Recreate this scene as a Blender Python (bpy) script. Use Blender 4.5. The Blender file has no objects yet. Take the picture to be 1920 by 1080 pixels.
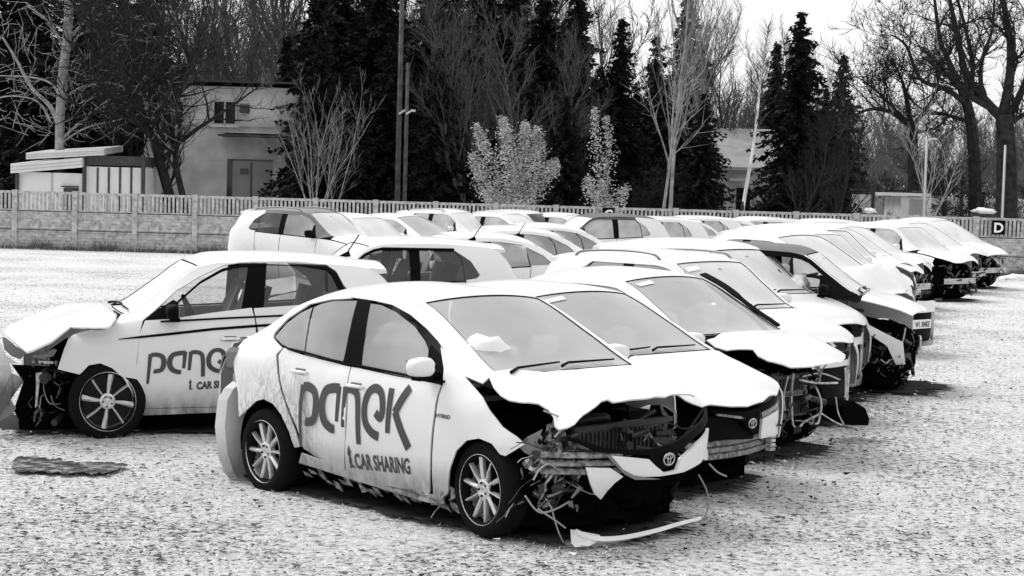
import bpy, bmesh, math, random
import numpy as np
from mathutils import Vector, Matrix, noise
from mathutils.geometry import tessellate_polygon
random.seed(7)
S = bpy.context.scene
R = math.radians
# ------------------------------------------------------------ camera
FPX, CAMH, HZ, ROLL = 3300.0, 2.2, 346.0, R(1.6)
PITCH = math.atan((540 - HZ) / FPX)
cp, sp, cr_, sr_ = math.cos(PITCH), math.sin(PITCH), math.cos(ROLL), math.sin(ROLL)
FW = Vector((0, cp, -sp)); UP = Vector((0, sp, cp)); RT = Vector((1, 0, 0))
cam_d = bpy.data.cameras.new('camera'); cam = bpy.data.objects.new('camera', cam_d)
S.collection.objects.link(cam); S.camera = cam
cam_d.sensor_width = 36; cam_d.lens = FPX / 1920 * 36; cam_d.clip_start = .1; cam_d.clip_end = 1500
rx = RT * cr_ + UP * sr_; ux = UP * cr_ - RT * sr_
m = Matrix((rx, ux, -FW)).transposed().to_4x4(); m.translation = Vector((0, 0, CAMH)); cam.matrix_world = m
def ray(px, py):
    x = px - 960; y = py - 540
    xx = cr_ * x + sr_ * y; yy = -sr_ * x + cr_ * y
    return FW + RT * (xx / FPX) - UP * (yy / FPX)
def at_z(px, py, z):
    r = ray(px, py); return Vector((0, 0, CAMH)) + r * ((z - CAMH) / r.z)
def at_y(px, py, Y):
    r = ray(px, py); return Vector((0, 0, CAMH)) + r * (Y / r.y)
def hz_y(px): return HZ + (px - 960) * math.tan(ROLL)
# ------------------------------------------------------------ sky, sun, exposure
W = bpy.data.worlds.new('World'); S.world = W; W.use_nodes = True
nt = W.node_tree; nt.nodes.clear()
o_ = nt.nodes.new('ShaderNodeOutputWorld'); bg = nt.nodes.new('ShaderNodeBackground')
sky = nt.nodes.new('ShaderNodeTexSky'); bw = nt.nodes.new('ShaderNodeRGBToBW')
sky.sky_type = 'NISHITA'; sky.sun_disc = False; sky.sun_elevation = R(54); sky.sun_rotation = R(-59)
sky.air_density = 1.5; sky.dust_density = 6.0; sky.ozone_density = 0
mixs = nt.nodes.new('ShaderNodeMix'); mixs.data_type = 'FLOAT'; mixs.inputs[0].default_value = .72; mixs.inputs[3].default_value = 7.0
nt.links.new(sky.outputs[0], bw.inputs[0]); nt.links.new(bw.outputs[0], mixs.inputs[2])
nt.links.new(mixs.outputs[0], bg.inputs[0]); bg.inputs[1].default_value = .115
nt.links.new(bg.outputs[0], o_.inputs[0])
sd = bpy.data.lights.new('sun', 'SUN'); sun = bpy.data.objects.new('sun', sd); S.collection.objects.link(sun)
sd.energy = 1.2; sd.angle = R(26); sd.color = (1, 1, 1)
SUND = Vector((-.50, .30, .82)).normalized(); sun.rotation_euler = SUND.to_track_quat('Z', 'Y').to_euler()
S.view_settings.view_transform = 'Standard'; S.view_settings.look = 'None'
S.view_settings.exposure = .62; S.view_settings.gamma = 1; S.view_settings.use_curve_mapping = False
S.render.engine = 'CYCLES'
# ------------------------------------------------------------ materials (the photograph is black and white: every colour is grey)
def new_mat(name):
    m = bpy.data.materials.new(name); m.use_nodes = True
    b = m.node_tree.nodes['Principled BSDF']; return m, m.node_tree, b
def N(t, typ, **k):
    n = t.nodes.new(typ)
    for a, v in k.items():
        if a.startswith('i_'):
            key = a[2:]; key = int(key) if key.isdigit() else key
            n.inputs[key].default_value = v
        else: setattr(n, a, v)
    return n
def G(v): return (v, v, v, 1)
def ramp(t, a, b, ca, cb, mid=None):
    r = N(t, 'ShaderNodeValToRGB'); e = r.color_ramp.elements
    e[0].position = a; e[0].color = G(ca); e[1].position = b; e[1].color = G(cb)
    if mid: x = e.new(mid[0]); x.color = G(mid[1])
    return r
def simple(name, v, rough=.5, metal=0., var=.0, scale=8., bump=0., spec=.5):
    m, t, b = new_mat(name)
    b.inputs['Base Color'].default_value = G(v); b.inputs['Roughness'].default_value = rough
    b.inputs['Metallic'].default_value = metal; b.inputs['Specular IOR Level'].default_value = spec
    if var or bump:
        tc = N(t, 'ShaderNodeTexCoord'); n = N(t, 'ShaderNodeTexNoise', i_Scale=scale, i_Detail=6.)
        t.links.new(tc.outputs['Object'], n.inputs['Vector'])
        if var:
            r = ramp(t, .3, .7, max(0, v * (1 - var)), v * (1 + var)); t.links.new(n.outputs[0], r.inputs[0]); t.links.new(r.outputs[0], b.inputs['Base Color'])
        if bump:
            bp = N(t, 'ShaderNodeBump', i_Strength=bump, i_Distance=.02); t.links.new(n.outputs[0], bp.inputs['Height']); t.links.new(bp.outputs[0], b.inputs['Normal'])
    return m
def paint(name, v, dirt=.25, dz=.45):
    """white car paint; grime collects on the lower part of the body (object z) in uneven streaks"""
    m, t, b = new_mat(name)
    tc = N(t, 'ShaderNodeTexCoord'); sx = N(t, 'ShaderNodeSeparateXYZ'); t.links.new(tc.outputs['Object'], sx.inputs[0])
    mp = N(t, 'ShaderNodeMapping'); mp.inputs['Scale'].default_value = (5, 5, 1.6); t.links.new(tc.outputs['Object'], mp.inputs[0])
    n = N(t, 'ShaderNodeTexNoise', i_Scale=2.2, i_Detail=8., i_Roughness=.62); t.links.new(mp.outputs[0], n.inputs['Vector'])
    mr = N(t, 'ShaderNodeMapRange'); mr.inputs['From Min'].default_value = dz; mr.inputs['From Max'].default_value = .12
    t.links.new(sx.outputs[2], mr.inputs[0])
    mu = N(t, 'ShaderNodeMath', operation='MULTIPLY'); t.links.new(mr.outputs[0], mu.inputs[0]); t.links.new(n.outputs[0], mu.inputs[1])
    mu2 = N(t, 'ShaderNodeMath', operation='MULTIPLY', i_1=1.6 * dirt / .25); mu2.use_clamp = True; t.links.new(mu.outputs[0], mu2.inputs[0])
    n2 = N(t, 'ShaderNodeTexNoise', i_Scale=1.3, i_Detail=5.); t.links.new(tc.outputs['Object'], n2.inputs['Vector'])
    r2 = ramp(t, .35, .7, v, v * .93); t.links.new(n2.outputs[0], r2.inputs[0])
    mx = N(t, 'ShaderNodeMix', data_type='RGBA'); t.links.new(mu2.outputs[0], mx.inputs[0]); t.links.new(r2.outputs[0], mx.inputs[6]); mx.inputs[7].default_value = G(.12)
    # spray and grime thrown up round the rear wheel, in streaks
    vd = N(t, 'ShaderNodeVectorMath', operation='MULTIPLY_ADD'); vd.inputs[1].default_value = (1, 0, 1); vd.inputs[2].default_value = (-.10, 0, -.36); t.links.new(tc.outputs['Object'], vd.inputs[0])
    ln = N(t, 'ShaderNodeVectorMath', operation='LENGTH'); t.links.new(vd.outputs[0], ln.inputs[0])
    m3 = N(t, 'ShaderNodeMapRange'); m3.inputs['From Min'].default_value = .62; m3.inputs['From Max'].default_value = .34; t.links.new(ln.outputs['Value'], m3.inputs[0])
    n3 = N(t, 'ShaderNodeTexNoise', i_Scale=9., i_Detail=9., i_Roughness=.75); t.links.new(mp.outputs[0], n3.inputs['Vector']); r3 = ramp(t, .44, .62, 0, 1); t.links.new(n3.outputs[0], r3.inputs[0])
    m4 = N(t, 'ShaderNodeMath', operation='MULTIPLY'); t.links.new(m3.outputs[0], m4.inputs[0]); t.links.new(r3.outputs[0], m4.inputs[1])
    m5 = N(t, 'ShaderNodeMath', operation='MULTIPLY', i_1=2.4 * dirt); t.links.new(m4.outputs[0], m5.inputs[0])
    mx2 = N(t, 'ShaderNodeMix', data_type='RGBA'); t.links.new(m5.outputs[0], mx2.inputs[0]); t.links.new(mx.outputs[2], mx2.inputs[6]); mx2.inputs[7].default_value = G(.10)
    # faint scratches and dust specks everywhere
    n4 = N(t, 'ShaderNodeTexNoise', i_Scale=30., i_Detail=8., i_Roughness=.8); t.links.new(tc.outputs['Object'], n4.inputs['Vector']); r4 = ramp(t, .60, .74, 1, .72); t.links.new(n4.outputs[0], r4.inputs[0])
    mx3 = N(t, 'ShaderNodeMix', data_type='RGBA', blend_type='MULTIPLY'); mx3.inputs[0].default_value = 1; t.links.new(mx2.outputs[2], mx3.inputs[6]); t.links.new(r4.outputs[0], mx3.inputs[7])
    t.links.new(mx3.outputs[2], b.inputs['Base Color'])
    b.inputs['Roughness'].default_value = .35; b.inputs['Coat Weight'].default_value = .35; b.inputs['Coat Roughness'].default_value = .12
    return m
def glassm(name, haze, film=.75, tint=.75, rough=.04, scale=1.6, lo=.5, hi=1.0):
    """window glass: see-through tint + mirror reflection + an uneven film of frost and dirt"""
    m = bpy.data.materials.new(name); m.use_nodes = True; t = m.node_tree; t.nodes.clear()
    out = N(t, 'ShaderNodeOutputMaterial'); tr = N(t, 'ShaderNodeBsdfTransparent'); tr.inputs[0].default_value = G(tint)
    gl = N(t, 'ShaderNodeBsdfGlossy', i_Roughness=rough); gl.inputs[0].default_value = G(1)
    fr = N(t, 'ShaderNodeFresnel', i_IOR=1.55)
    m1 = N(t, 'ShaderNodeMixShader'); t.links.new(fr.outputs[0], m1.inputs[0]); t.links.new(tr.outputs[0], m1.inputs[1]); t.links.new(gl.outputs[0], m1.inputs[2])
    df = N(t, 'ShaderNodeBsdfDiffuse'); df.inputs[0].default_value = G(film)
    tc = N(t, 'ShaderNodeTexCoord'); n = N(t, 'ShaderNodeTexNoise', i_Scale=scale, i_Detail=4.); t.links.new(tc.outputs['Object'], n.inputs['Vector'])
    mr = N(t, 'ShaderNodeMapRange'); mr.inputs['From Min'].default_value = .35; mr.inputs['From Max'].default_value = .65
    mr.inputs['To Min'].default_value = haze * lo; mr.inputs['To Max'].default_value = haze * hi
    t.links.new(n.outputs[0], mr.inputs[0])
    m2 = N(t, 'ShaderNodeMixShader'); t.links.new(mr.outputs[0], m2.inputs[0]); t.links.new(m1.outputs[0], m2.inputs[1]); t.links.new(df.outputs[0], m2.inputs[2])
    t.links.new(m2.outputs[0], out.inputs[0]); return m
M = {}
M['white'] = paint('white paint', .76, dirt=.3)
M['streaked'] = paint('streaked bumper plastic', .80, dirt=.18, dz=.36)
M['white_dirty'] = paint('mud-streaked white paint', .74, dirt=.5, dz=.75)
M['clean'] = simple('clean white plastic', .75, .4, var=.06, scale=9)
M['grey'] = paint('dark grey paint', .12)
M['film'] = simple('grey roof film', .05, .35, var=.4, scale=5)
M['black'] = simple('black plastic', .004, .6, spec=.04)
M['dark'] = simple('dark underside', .004, .9, spec=.0)
M['inside'] = simple('interior trim', .06, .8, var=.3, spec=.2)
M['seat'] = simple('seat fabric', .38, .9, var=.2)
M['rubber'] = simple('tyre rubber', .009, .8, bump=.3, scale=60, spec=.04)
M['alloy'] = simple('alloy rim', .62, .28, .55, var=.12, scale=20)
M['brake'] = simple('brake disc', .015, .5, .3, spec=.3)
M['bare'] = simple('bare crash metal', .22, .45, .3, var=.8, scale=26, bump=.5)
M['engine'] = simple('oily engine parts', .025, .4, .2, var=.6, scale=20)
M['foam'] = simple('torn plastic and foam', .55, .7, var=.5, scale=20)
M['cable'] = simple('loose cable', .03, .6)
M['cablel'] = simple('pale hose', .32, .6)
M['letter'] = simple('lettering film', .045, .4)
M['lamp'] = simple('lamp housing', .2, .15, .3)
M['chrome'] = simple('chrome trim', .5, .2, .8)
M['ws'] = glassm('frosted windscreen', .40, film=.95, lo=.80, scale=1.1)
M['ws2'] = glassm('hazy windscreen', .85, film=.78, lo=.8)
M['sideg'] = glassm('fogged side glass', .46, film=.74, lo=.60, scale=1.2)
M['darkg'] = glassm('clear tinted glass', .05, film=.3, tint=.45)
M['clearg'] = glassm('clear glass', .05, film=.5, tint=.85)
M['farg'] = simple('frosted far glass', .40, .25, var=.3, scale=3)
M['farw'] = simple('frost-covered far windscreen', .62, .3, var=.12, scale=2.5)
M['airbag'] = simple('airbag cloth', .85, .8)
M['paper'] = simple('paper sticker', .8, .7)
# ------------------------------------------------------------ mesh helpers
C = S.collection
def link(name, me, mat=None, parent=None, smooth=True):
    o = bpy.data.objects.new(name, me); C.objects.link(o)
    if mat is not None and not me.materials: me.materials.append(mat)
    if parent: o.parent = parent
    if smooth: me.shade_smooth()
    else: me.shade_flat()
    return o
def tag(o, label=None, cat=None, group=None, kind=None):
    if label: o['label'] = label
    if cat: o['category'] = cat
    if group: o['group'] = group
    if kind: o['kind'] = kind
    return o
def empty(name, loc=(0, 0, 0), rz=0.):
    o = bpy.data.objects.new(name, None); C.objects.link(o); o.location = loc; o.rotation_euler = (0, 0, rz); o.empty_display_size = .2
    return o
class MB:
    """collects boxes, tubes, lathes and quads, then links them as one mesh"""
    def __init__(s): s.v = []; s.f = []
    def add(s, vs, fs):
        k = len(s.v); s.v += [tuple(v) for v in vs]; s.f += [tuple(i + k for i in f) for f in fs]; return s
    def box(s, c, d, rot=None, taper=1.):
        vs = []
        for z in (-1, 1):
            q = taper if z > 0 else 1
            for x, y in ((-1, -1), (1, -1), (1, 1), (-1, 1)):
                p = Vector((x * d[0] / 2 * q, y * d[1] / 2 * q, z * d[2] / 2))
                if rot is not None: p = rot @ p
                vs.append(p + Vector(c))
        return s.add(vs, [(3, 2, 1, 0), (4, 5, 6, 7), (0, 1, 5, 4), (1, 2, 6, 5), (2, 3, 7, 6), (3, 0, 4, 7)])
    def tube(s, pts, r, n=6, cap=True):
        pts = [Vector(p) for p in pts]; rs = r if isinstance(r, (list, tuple)) else [r] * len(pts)
        vs = []; fs = []
        d0 = (pts[1] - pts[0]).normalized(); a = d0.orthogonal().normalized()
        for i, p in enumerate(pts):
            d = (pts[min(i + 1, len(pts) - 1)] - pts[max(i - 1, 0)])
            d = d.normalized() if d.length > 1e-9 else d0
            a = (a - d * a.dot(d)); a = a.normalized() if a.length > 1e-6 else d.orthogonal().normalized()
            b = d.cross(a)
            for k in range(n):
                t = 2 * math.pi * k / n; vs.append(p + (a * math.cos(t) + b * math.sin(t)) * rs[i])
        for i in range(len(pts) - 1):
            for k in range(n):
                k2 = (k + 1) % n; fs.append((i * n + k, i * n + k2, (i + 1) * n + k2, (i + 1) * n + k))
        if cap: fs.append(tuple(range(n - 1, -1, -1))); fs.append(tuple((len(pts) - 1) * n + k for k in range(n)))
        return s.add(vs, fs)
    def lathe_y(s, prof, c, n=32, sx=1.):
        """prof: (radius, y) about an axis along y through c"""
        vs = []; fs = []
        for r, y in prof:
            for k in range(n):
                t = 2 * math.pi * k / n; vs.append((c[0] + r * math.cos(t) * sx, c[1] + y, c[2] + r * math.sin(t)))
        for i in range(len(prof) - 1):
            for k in range(n):
                k2 = (k + 1) % n; fs.append((i * n + k, i * n + k2, (i + 1) * n + k2, (i + 1) * n + k))
        return s.add(vs, fs)
    def mesh(s, name):
        me = bpy.data.meshes.new(name); me.from_pydata(s.v, [], s.f); me.update(); return me
    def build(s, name, mat, parent=None, smooth=False): return link(name, s.mesh(name), mat, parent, smooth)
def domain(outline, g):
    """2D polygon cut by a grid of spacing g -> bmesh in the (u, v) plane"""
    q = []
    for p in outline:
        if not q or (abs(p[0] - q[-1][0]) + abs(p[1] - q[-1][1])) > 1e-4: q.append((p[0], p[1]))
    outline = q
    bm = bmesh.new(); vs = [bm.verts.new((p[0], p[1], 0)) for p in outline]
    for t in tessellate_polygon([[Vector((p[0], p[1], 0)) for p in outline]]):
        try: bm.faces.new([vs[i] for i in t])
        except ValueError: pass
    us = [p[0] for p in outline]; ws = [p[1] for p in outline]
    gu, gv = g if isinstance(g, (tuple, list)) else (g, g)
    for ax, lo, hi, st in ((0, min(us), max(us), gu), (1, min(ws), max(ws), gv)):
        k = math.floor(lo / st) + 1
        while k * st < hi - 1e-4:
            co = [0, 0, 0]; no = [0, 0, 0]; co[ax] = k * st; no[ax] = 1
            bmesh.ops.bisect_plane(bm, geom=bm.verts[:] + bm.edges[:] + bm.faces[:], dist=1e-6, plane_co=co, plane_no=no); k += 1
    return bm
def chaikin(pts, n=2, closed=True):
    for _ in range(n):
        q = []
        L = len(pts)
        for i in range(L if closed else L - 1):
            a = pts[i]; b = pts[(i + 1) % L]
            q.append((a[0] * .75 + b[0] * .25, a[1] * .75 + b[1] * .25)); q.append((a[0] * .25 + b[0] * .75, a[1] * .25 + b[1] * .75))
        pts = q if closed else [pts[0]] + q + [pts[-1]]
    return pts
def smooth_line(pts, n=8):
    """Catmull-Rom through points (any dimension)"""
    P = [Vector(p) for p in pts]; out = []
    for i in range(len(P) - 1):
        a = P[max(i - 1, 0)]; b = P[i]; c = P[i + 1]; d = P[min(i + 2, len(P) - 1)]
        for k in range(n):
            t = k / n; out.append(.5 * ((2 * b) + (c - a) * t + (2 * a - 5 * b + 4 * c - d) * t * t + (3 * b - a - 3 * c + d) * t ** 3))
    out.append(P[-1]); return [tuple(p) for p in out]
# ------------------------------------------------------------ car body forms
def pchip(xs, ys, xq):
    xs = np.array(xs, float); ys = np.array(ys, float); h = np.diff(xs); d = np.diff(ys) / h
    m = np.zeros(len(xs)); m[0] = d[0]; m[-1] = d[-1]
    for i in range(1, len(xs) - 1):
        if d[i - 1] * d[i] > 0:
            w1 = 2 * h[i] + h[i - 1]; w2 = h[i] + 2 * h[i - 1]; m[i] = (w1 + w2) / (w1 / d[i - 1] + w2 / d[i])
    xq = np.clip(xq, xs[0], xs[-1]); i = np.clip(np.searchsorted(xs, xq) - 1, 0, len(xs) - 2)
    t = (xq - xs[i]) / h[i]; return ((1 + 2 * t) * (1 - t) ** 2) * ys[i] + t * (1 - t) ** 2 * h[i] * m[i] + t * t * (3 - 2 * t) * ys[i + 1] + t * t * (t - 1) * h[i] * m[i + 1]
class Form:
    """body surface from cross-sections: 0 sill, 1 low door, 2 mid, 3 shoulder, 4 belt / bonnet edge, 5 roof rail / bonnet mid, 6 centre"""
    def __init__(s, st, **k):
        s.__dict__.update(k)
        xs = [a[0] for a in st]; s.x0, s.x1 = xs[0], xs[-1]
        s.gx = np.linspace(s.x0, s.x1, 240)
        s.Y = np.stack([pchip(xs, [a[1][j][0] for a in st], s.gx) for j in range(7)], 1)
        s.Z = np.stack([pchip(xs, [a[1][j][1] for a in st], s.gx) for j in range(7)], 1)
        s.ty = []; s.tz = []
        for i in range(len(s.gx)):
            q = np.linspace(0, 4, 21); y = pchip(range(5), s.Y[i, :5], q); z = pchip(range(5), s.Z[i, :5], q)
            t = np.linspace(0, 1, 7)[1:]
            y2 = s.Y[i, 4] + (s.Y[i, 5] - s.Y[i, 4]) * t + .022 * np.sin(np.pi * t); z2 = s.Z[i, 4] + (s.Z[i, 5] - s.Z[i, 4]) * t
            s.ty.append(np.concatenate([y, y2])); s.tz.append(np.concatenate([z, z2]))
        s.ty = np.array(s.ty); s.tz = np.array(s.tz)
    def ix(s, x):
        f = (min(max(x, s.x0), s.x1) - s.x0) / (s.x1 - s.x0) * 239; i = min(int(f), 238); return i, f - i
    def col(s, A, x, j): i, f = s.ix(x); return float(A[i, j] * (1 - f) + A[i + 1, j] * f)
    def side(s, x, z):
        i, f = s.ix(x)
        return float(np.interp(z, s.tz[i], s.ty[i]) * (1 - f) + np.interp(z, s.tz[i + 1], s.ty[i + 1]) * f)
    def top(s, x, y):
        y = abs(y); y4, y5 = s.col(s.Y, x, 4), s.col(s.Y, x, 5); z4, z5, z6 = s.col(s.Z, x, 4), s.col(s.Z, x, 5), s.col(s.Z, x, 6)
        if y <= y5: return z6 - (z6 - z5) * (y / max(y5, .01)) ** 2
        t = (y - y5) / max(y4 - y5, .01); return z5 + (z4 - z5) * t - .012 * math.sin(math.pi * min(t, 1)) * -1
    def front(s, y, z):
        a = abs(y) / .8
        return s.xn - .20 * a * a - .16 * a ** 5 - .55 * max(0, z - .62) ** 2 - .10 * max(0, .35 - z)
    def back(s, y, z):
        a = abs(y) / .8
        return s.xt + .08 * a * a + .14 * a ** 6 + s.tilt * max(0, z - .75)
    def belt(s, x): return s.col(s.Z, x, 4)
    def rail(s, x): return s.col(s.Z, x, 5)
    def y5(s, x): return s.col(s.Y, x, 5)
    def y4(s, x): return s.col(s.Y, x, 4)
SED = Form([
 (-.80, [(.55,.30),(.60,.42),(.62,.62),(.60,.80),(.54,.92),(.46,.96),(0,.97)]),
 (-.70, [(.70,.26),(.74,.40),(.76,.62),(.74,.84),(.68,.955),(.56,1.00),(0,1.02)]),
 (-.50, [(.78,.22),(.82,.38),(.84,.62),(.82,.86),(.75,.98),(.56,1.04),(0,1.06)]),
 (-.30, [(.80,.20),(.84,.38),(.86,.62),(.84,.88),(.785,1.0),(.57,1.13),(0,1.18)]),
 (.00, [(.80,.20),(.85,.38),(.87,.62),(.85,.88),(.80,1.01),(.595,1.275),(0,1.37)]),
 (.30, [(.80,.20),(.85,.38),(.87,.62),(.85,.86),(.81,1.0),(.62,1.365),(0,1.455)]),
 (.75, [(.80,.20),(.85,.38),(.87,.62),(.86,.84),(.82,.965),(.63,1.41),(0,1.495)]),
 (1.25, [(.80,.20),(.85,.38),(.87,.62),(.86,.82),(.82,.945),(.60,1.40),(0,1.475)]),
 (1.36, [(.80,.20),(.85,.38),(.87,.62),(.86,.82),(.82,.94),(.605,1.37),(0,1.435)]),
 (1.75, [(.80,.20),(.85,.38),(.87,.62),(.86,.81),(.82,.93),(.655,1.18),(0,1.22)]),
 (2.10, [(.79,.20),(.84,.38),(.87,.60),(.86,.80),(.81,.925),(.70,1.00),(0,1.02)]),
 (2.25, [(.79,.20),(.84,.38),(.87,.60),(.86,.78),(.80,.90),(.60,.96),(0,.98)]),
 (2.55, [(.76,.20),(.82,.38),(.85,.58),(.83,.74),(.75,.83),(.50,.89),(0,.92)]),
 (2.80, [(.68,.20),(.73,.38),(.76,.56),(.74,.68),(.66,.75),(.45,.80),(0,.83)]),
 (2.92, [(.50,.20),(.55,.38),(.58,.52),(.56,.62),(.50,.68),(.35,.73),(0,.76)])],
 xn=2.95, xt=-.83, tilt=.25, fa=2.18, cowl=2.13, rf=1.30, rr=.06, rg=-.50, xb=.85, df=1.80, dr=.22, wr=-.12, Rw=.308, hatch=False, qx=.1)
HAT = Form([
 (-.58, [(.60,.32),(.66,.42),(.68,.62),(.66,.82),(.62,1.0),(.50,1.05),(0,1.06)]),
 (-.50, [(.72,.26),(.76,.40),(.78,.62),(.76,.84),(.72,1.02),(.54,1.16),(0,1.20)]),
 (-.38, [(.78,.22),(.81,.38),(.83,.62),(.81,.86),(.76,1.04),(.56,1.32),(0,1.39)]),
 (-.22, [(.79,.20),(.83,.38),(.85,.62),(.83,.86),(.78,1.05),(.57,1.42),(0,1.48)]),
 (.05, [(.80,.20),(.84,.38),(.86,.62),(.84,.86),(.79,1.04),(.59,1.45),(0,1.515)]),
 (.60, [(.80,.20),(.84,.38),(.86,.62),(.85,.84),(.80,1.01),(.61,1.47),(0,1.54)]),
 (1.10, [(.80,.20),(.84,.38),(.86,.62),(.85,.82),(.80,.985),(.60,1.455),(0,1.525)]),
 (1.27, [(.80,.20),(.84,.38),(.86,.62),(.85,.82),(.80,.975),(.58,1.42),(0,1.475)]),
 (1.55, [(.80,.20),(.84,.38),(.86,.62),(.85,.81),(.80,.96),(.62,1.22),(0,1.27)]),
 (1.88, [(.79,.20),(.83,.38),(.86,.60),(.85,.80),(.79,.94),(.66,1.01),(0,1.03)]),
 (2.05, [(.79,.20),(.83,.38),(.86,.60),(.85,.79),(.78,.92),(.60,.98),(0,.995)]),
 (2.35, [(.76,.20),(.81,.38),(.84,.58),(.82,.76),(.74,.86),(.50,.91),(0,.94)]),
 (2.58, [(.68,.20),(.73,.38),(.76,.56),(.74,.70),(.66,.78),(.45,.82),(0,.85)]),
 (2.70, [(.50,.20),(.55,.38),(.58,.52),(.56,.64),(.50,.70),(.35,.74),(0,.77)])],
 xn=2.74, xt=-.62, tilt=.32, fa=2.05, cowl=1.91, rf=1.27, rr=-.24, rg=-.50, xb=.78, df=1.62, dr=.18, wr=-.02, Rw=.345, hatch=True, qx=.1)
def raised(F, dz, sy=1.0, **k):
    import copy
    g = copy.copy(F); g.Z = F.Z.copy(); g.tz = F.tz.copy()
    w = np.clip((F.Z - .35) / .6, 0, 1); g.Z = F.Z + dz * w
    w = np.clip((F.tz - .35) / .6, 0, 1); g.tz = F.tz + dz * w
    g.__dict__.update(k); return g
SUVF = raised(HAT, .10)
def arc(xc, r, a0, a1, n=14, zc=.33, sx=.94):
    return [(xc + r * sx * math.cos(R(a0 + (a1 - a0) * i / n)), zc + r * math.sin(R(a0 + (a1 - a0) * i / n))) for i in range(n + 1)]
def lin(f, a, b, n=10): return [(a + (b - a) * i / n, f(a + (b - a) * i / n)) for i in range(n + 1)]
class Car:
    def __init__(s, name, F, loc, heading, sz=1.0, grid=.09, paint='white', far=False):
        """heading: angle from -Y towards +X; car x forward, y left"""
        s.F = F; s.g = grid; s.far = far; s.paint = M[paint]; s.zs = sz
        s.root = empty(name, loc, heading - math.pi / 2); s.root.scale = (1, 1, sz)
        s.o = Vector((loc[0], loc[1])); s.z0 = loc[2] if len(loc) > 2 else 0
        s.fw = Vector((math.sin(heading), -math.cos(heading))); s.lf = Vector((math.cos(heading), math.sin(heading)))
    # pixel -> local point on a body surface
    def loc(s, p): d = Vector((p.x, p.y)) - s.o; return Vector((d.dot(s.fw), d.dot(s.lf), (p.z - s.z0) / s.zs))
    def hit(s, px, py, fn, z_hi=1.75, z_lo=-.5):
        a = s.loc(at_z(px, py, z_hi)); b = s.loc(at_z(px, py, z_lo)); pv = None
        for i in range(301):
            t = i / 300; p = a.lerp(b, t); v = fn(p)
            if pv is not None and (v <= 0 < pv):
                return a.lerp(b, (i - 1 + pv / (pv - v)) / 300)
            pv = v
        return s.on_x(px, py, s.F.xn - .15)
    def S(s, px, py, sg=-1):
        p = s.hit(px, py, lambda p: sg * p.y - s.F.side(p.x, p.z) if p.z <= s.F.rail(p.x) + .02 else .3)
        return (p.x, p.z)
    def on_lat(s, px, py, lat):
        o = s.loc(Vector((0, 0, CAMH))); d = s.loc(Vector((0, 0, CAMH)) + ray(px, py)) - o; return o + d * ((lat - o.y) / d.y)
    def on_x(s, px, py, x):
        o = s.loc(Vector((0, 0, CAMH))); d = s.loc(Vector((0, 0, CAMH)) + ray(px, py)) - o; return o + d * ((x - o.x) / d.x)
    def T(s, px, py, dz=0.):
        p = s.hit(px, py, lambda p: p.z - s.F.top(p.x, p.y) - dz); return (p.x, p.y)
    def Fr(s, px, py, dx=0.):
        p = s.hit(px, py, lambda p: p.x - s.F.front(p.y, p.z) - dx); return (p.y, p.z)
    def panel(s, name, out, kind, mat=None, sg=1, off=0., th=.012, g=None, fn=None, parent=None, smooth=True):
        F = s.F; g = g or s.g; bm = domain(out, g)
        for v in bm.verts:
            u, w = v.co.x, v.co.y
            if kind == 'side': p = Vector((u, sg * (F.side(u, w) + off), w))
            elif kind == 'top': p = Vector((u, w, F.top(u, w) + off))
            elif kind == 'front': p = Vector((F.front(u, w) + off, u, w))
            else: p = Vector((F.back(u, w) - off, u, w))
            if fn: p = fn(p)
            v.co = p
        bm.normal_update(); ref = {'side': Vector((0, sg, .1)), 'top': Vector((.1, 0, 1)), 'front': Vector((1, 0, 0)), 'back': Vector((-1, 0, 0))}[kind]
        if sum((f.normal.dot(ref) * f.calc_area() for f in bm.faces)) < 0: bmesh.ops.reverse_faces(bm, faces=bm.faces[:])
        if th and not s.far:
            # returned edge: every outline edge gets a flange pointing inward
            n0 = {v: v.normal.copy() for v in bm.verts}
            be = [e for e in bm.edges if e.is_boundary]
            ret = bmesh.ops.extrude_edge_only(bm, edges=be)
            nv = [x for x in ret['geom'] if isinstance(x, bmesh.types.BMVert)]
            for e in be:
                pass
            for v in nv:
                src = [l.other_vert(v) for l in v.link_edges if l.other_vert(v) in n0]
                if src: v.co = v.co - n0[src[0]] * th
        me = bpy.data.meshes.new(name); bm.to_mesh(me); bm.free()
        o = link(name, me, mat or s.paint, parent or s.root, smooth)
        if th and not s.far: 
            me.set_sharp_from_angle(angle=R(40))
        return o
def noise_dent(amp, sc, seed=0, axis=None, mask=None):
    def fn(p):
        n = noise.noise_vector(p * sc + Vector((seed * 7.3, seed * 3.1, 0)))
        k = amp * (mask(p) if mask else 1)
        if axis: return p + Vector(axis) * (n.x * k)
        return p + n * k
    return fn
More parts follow.
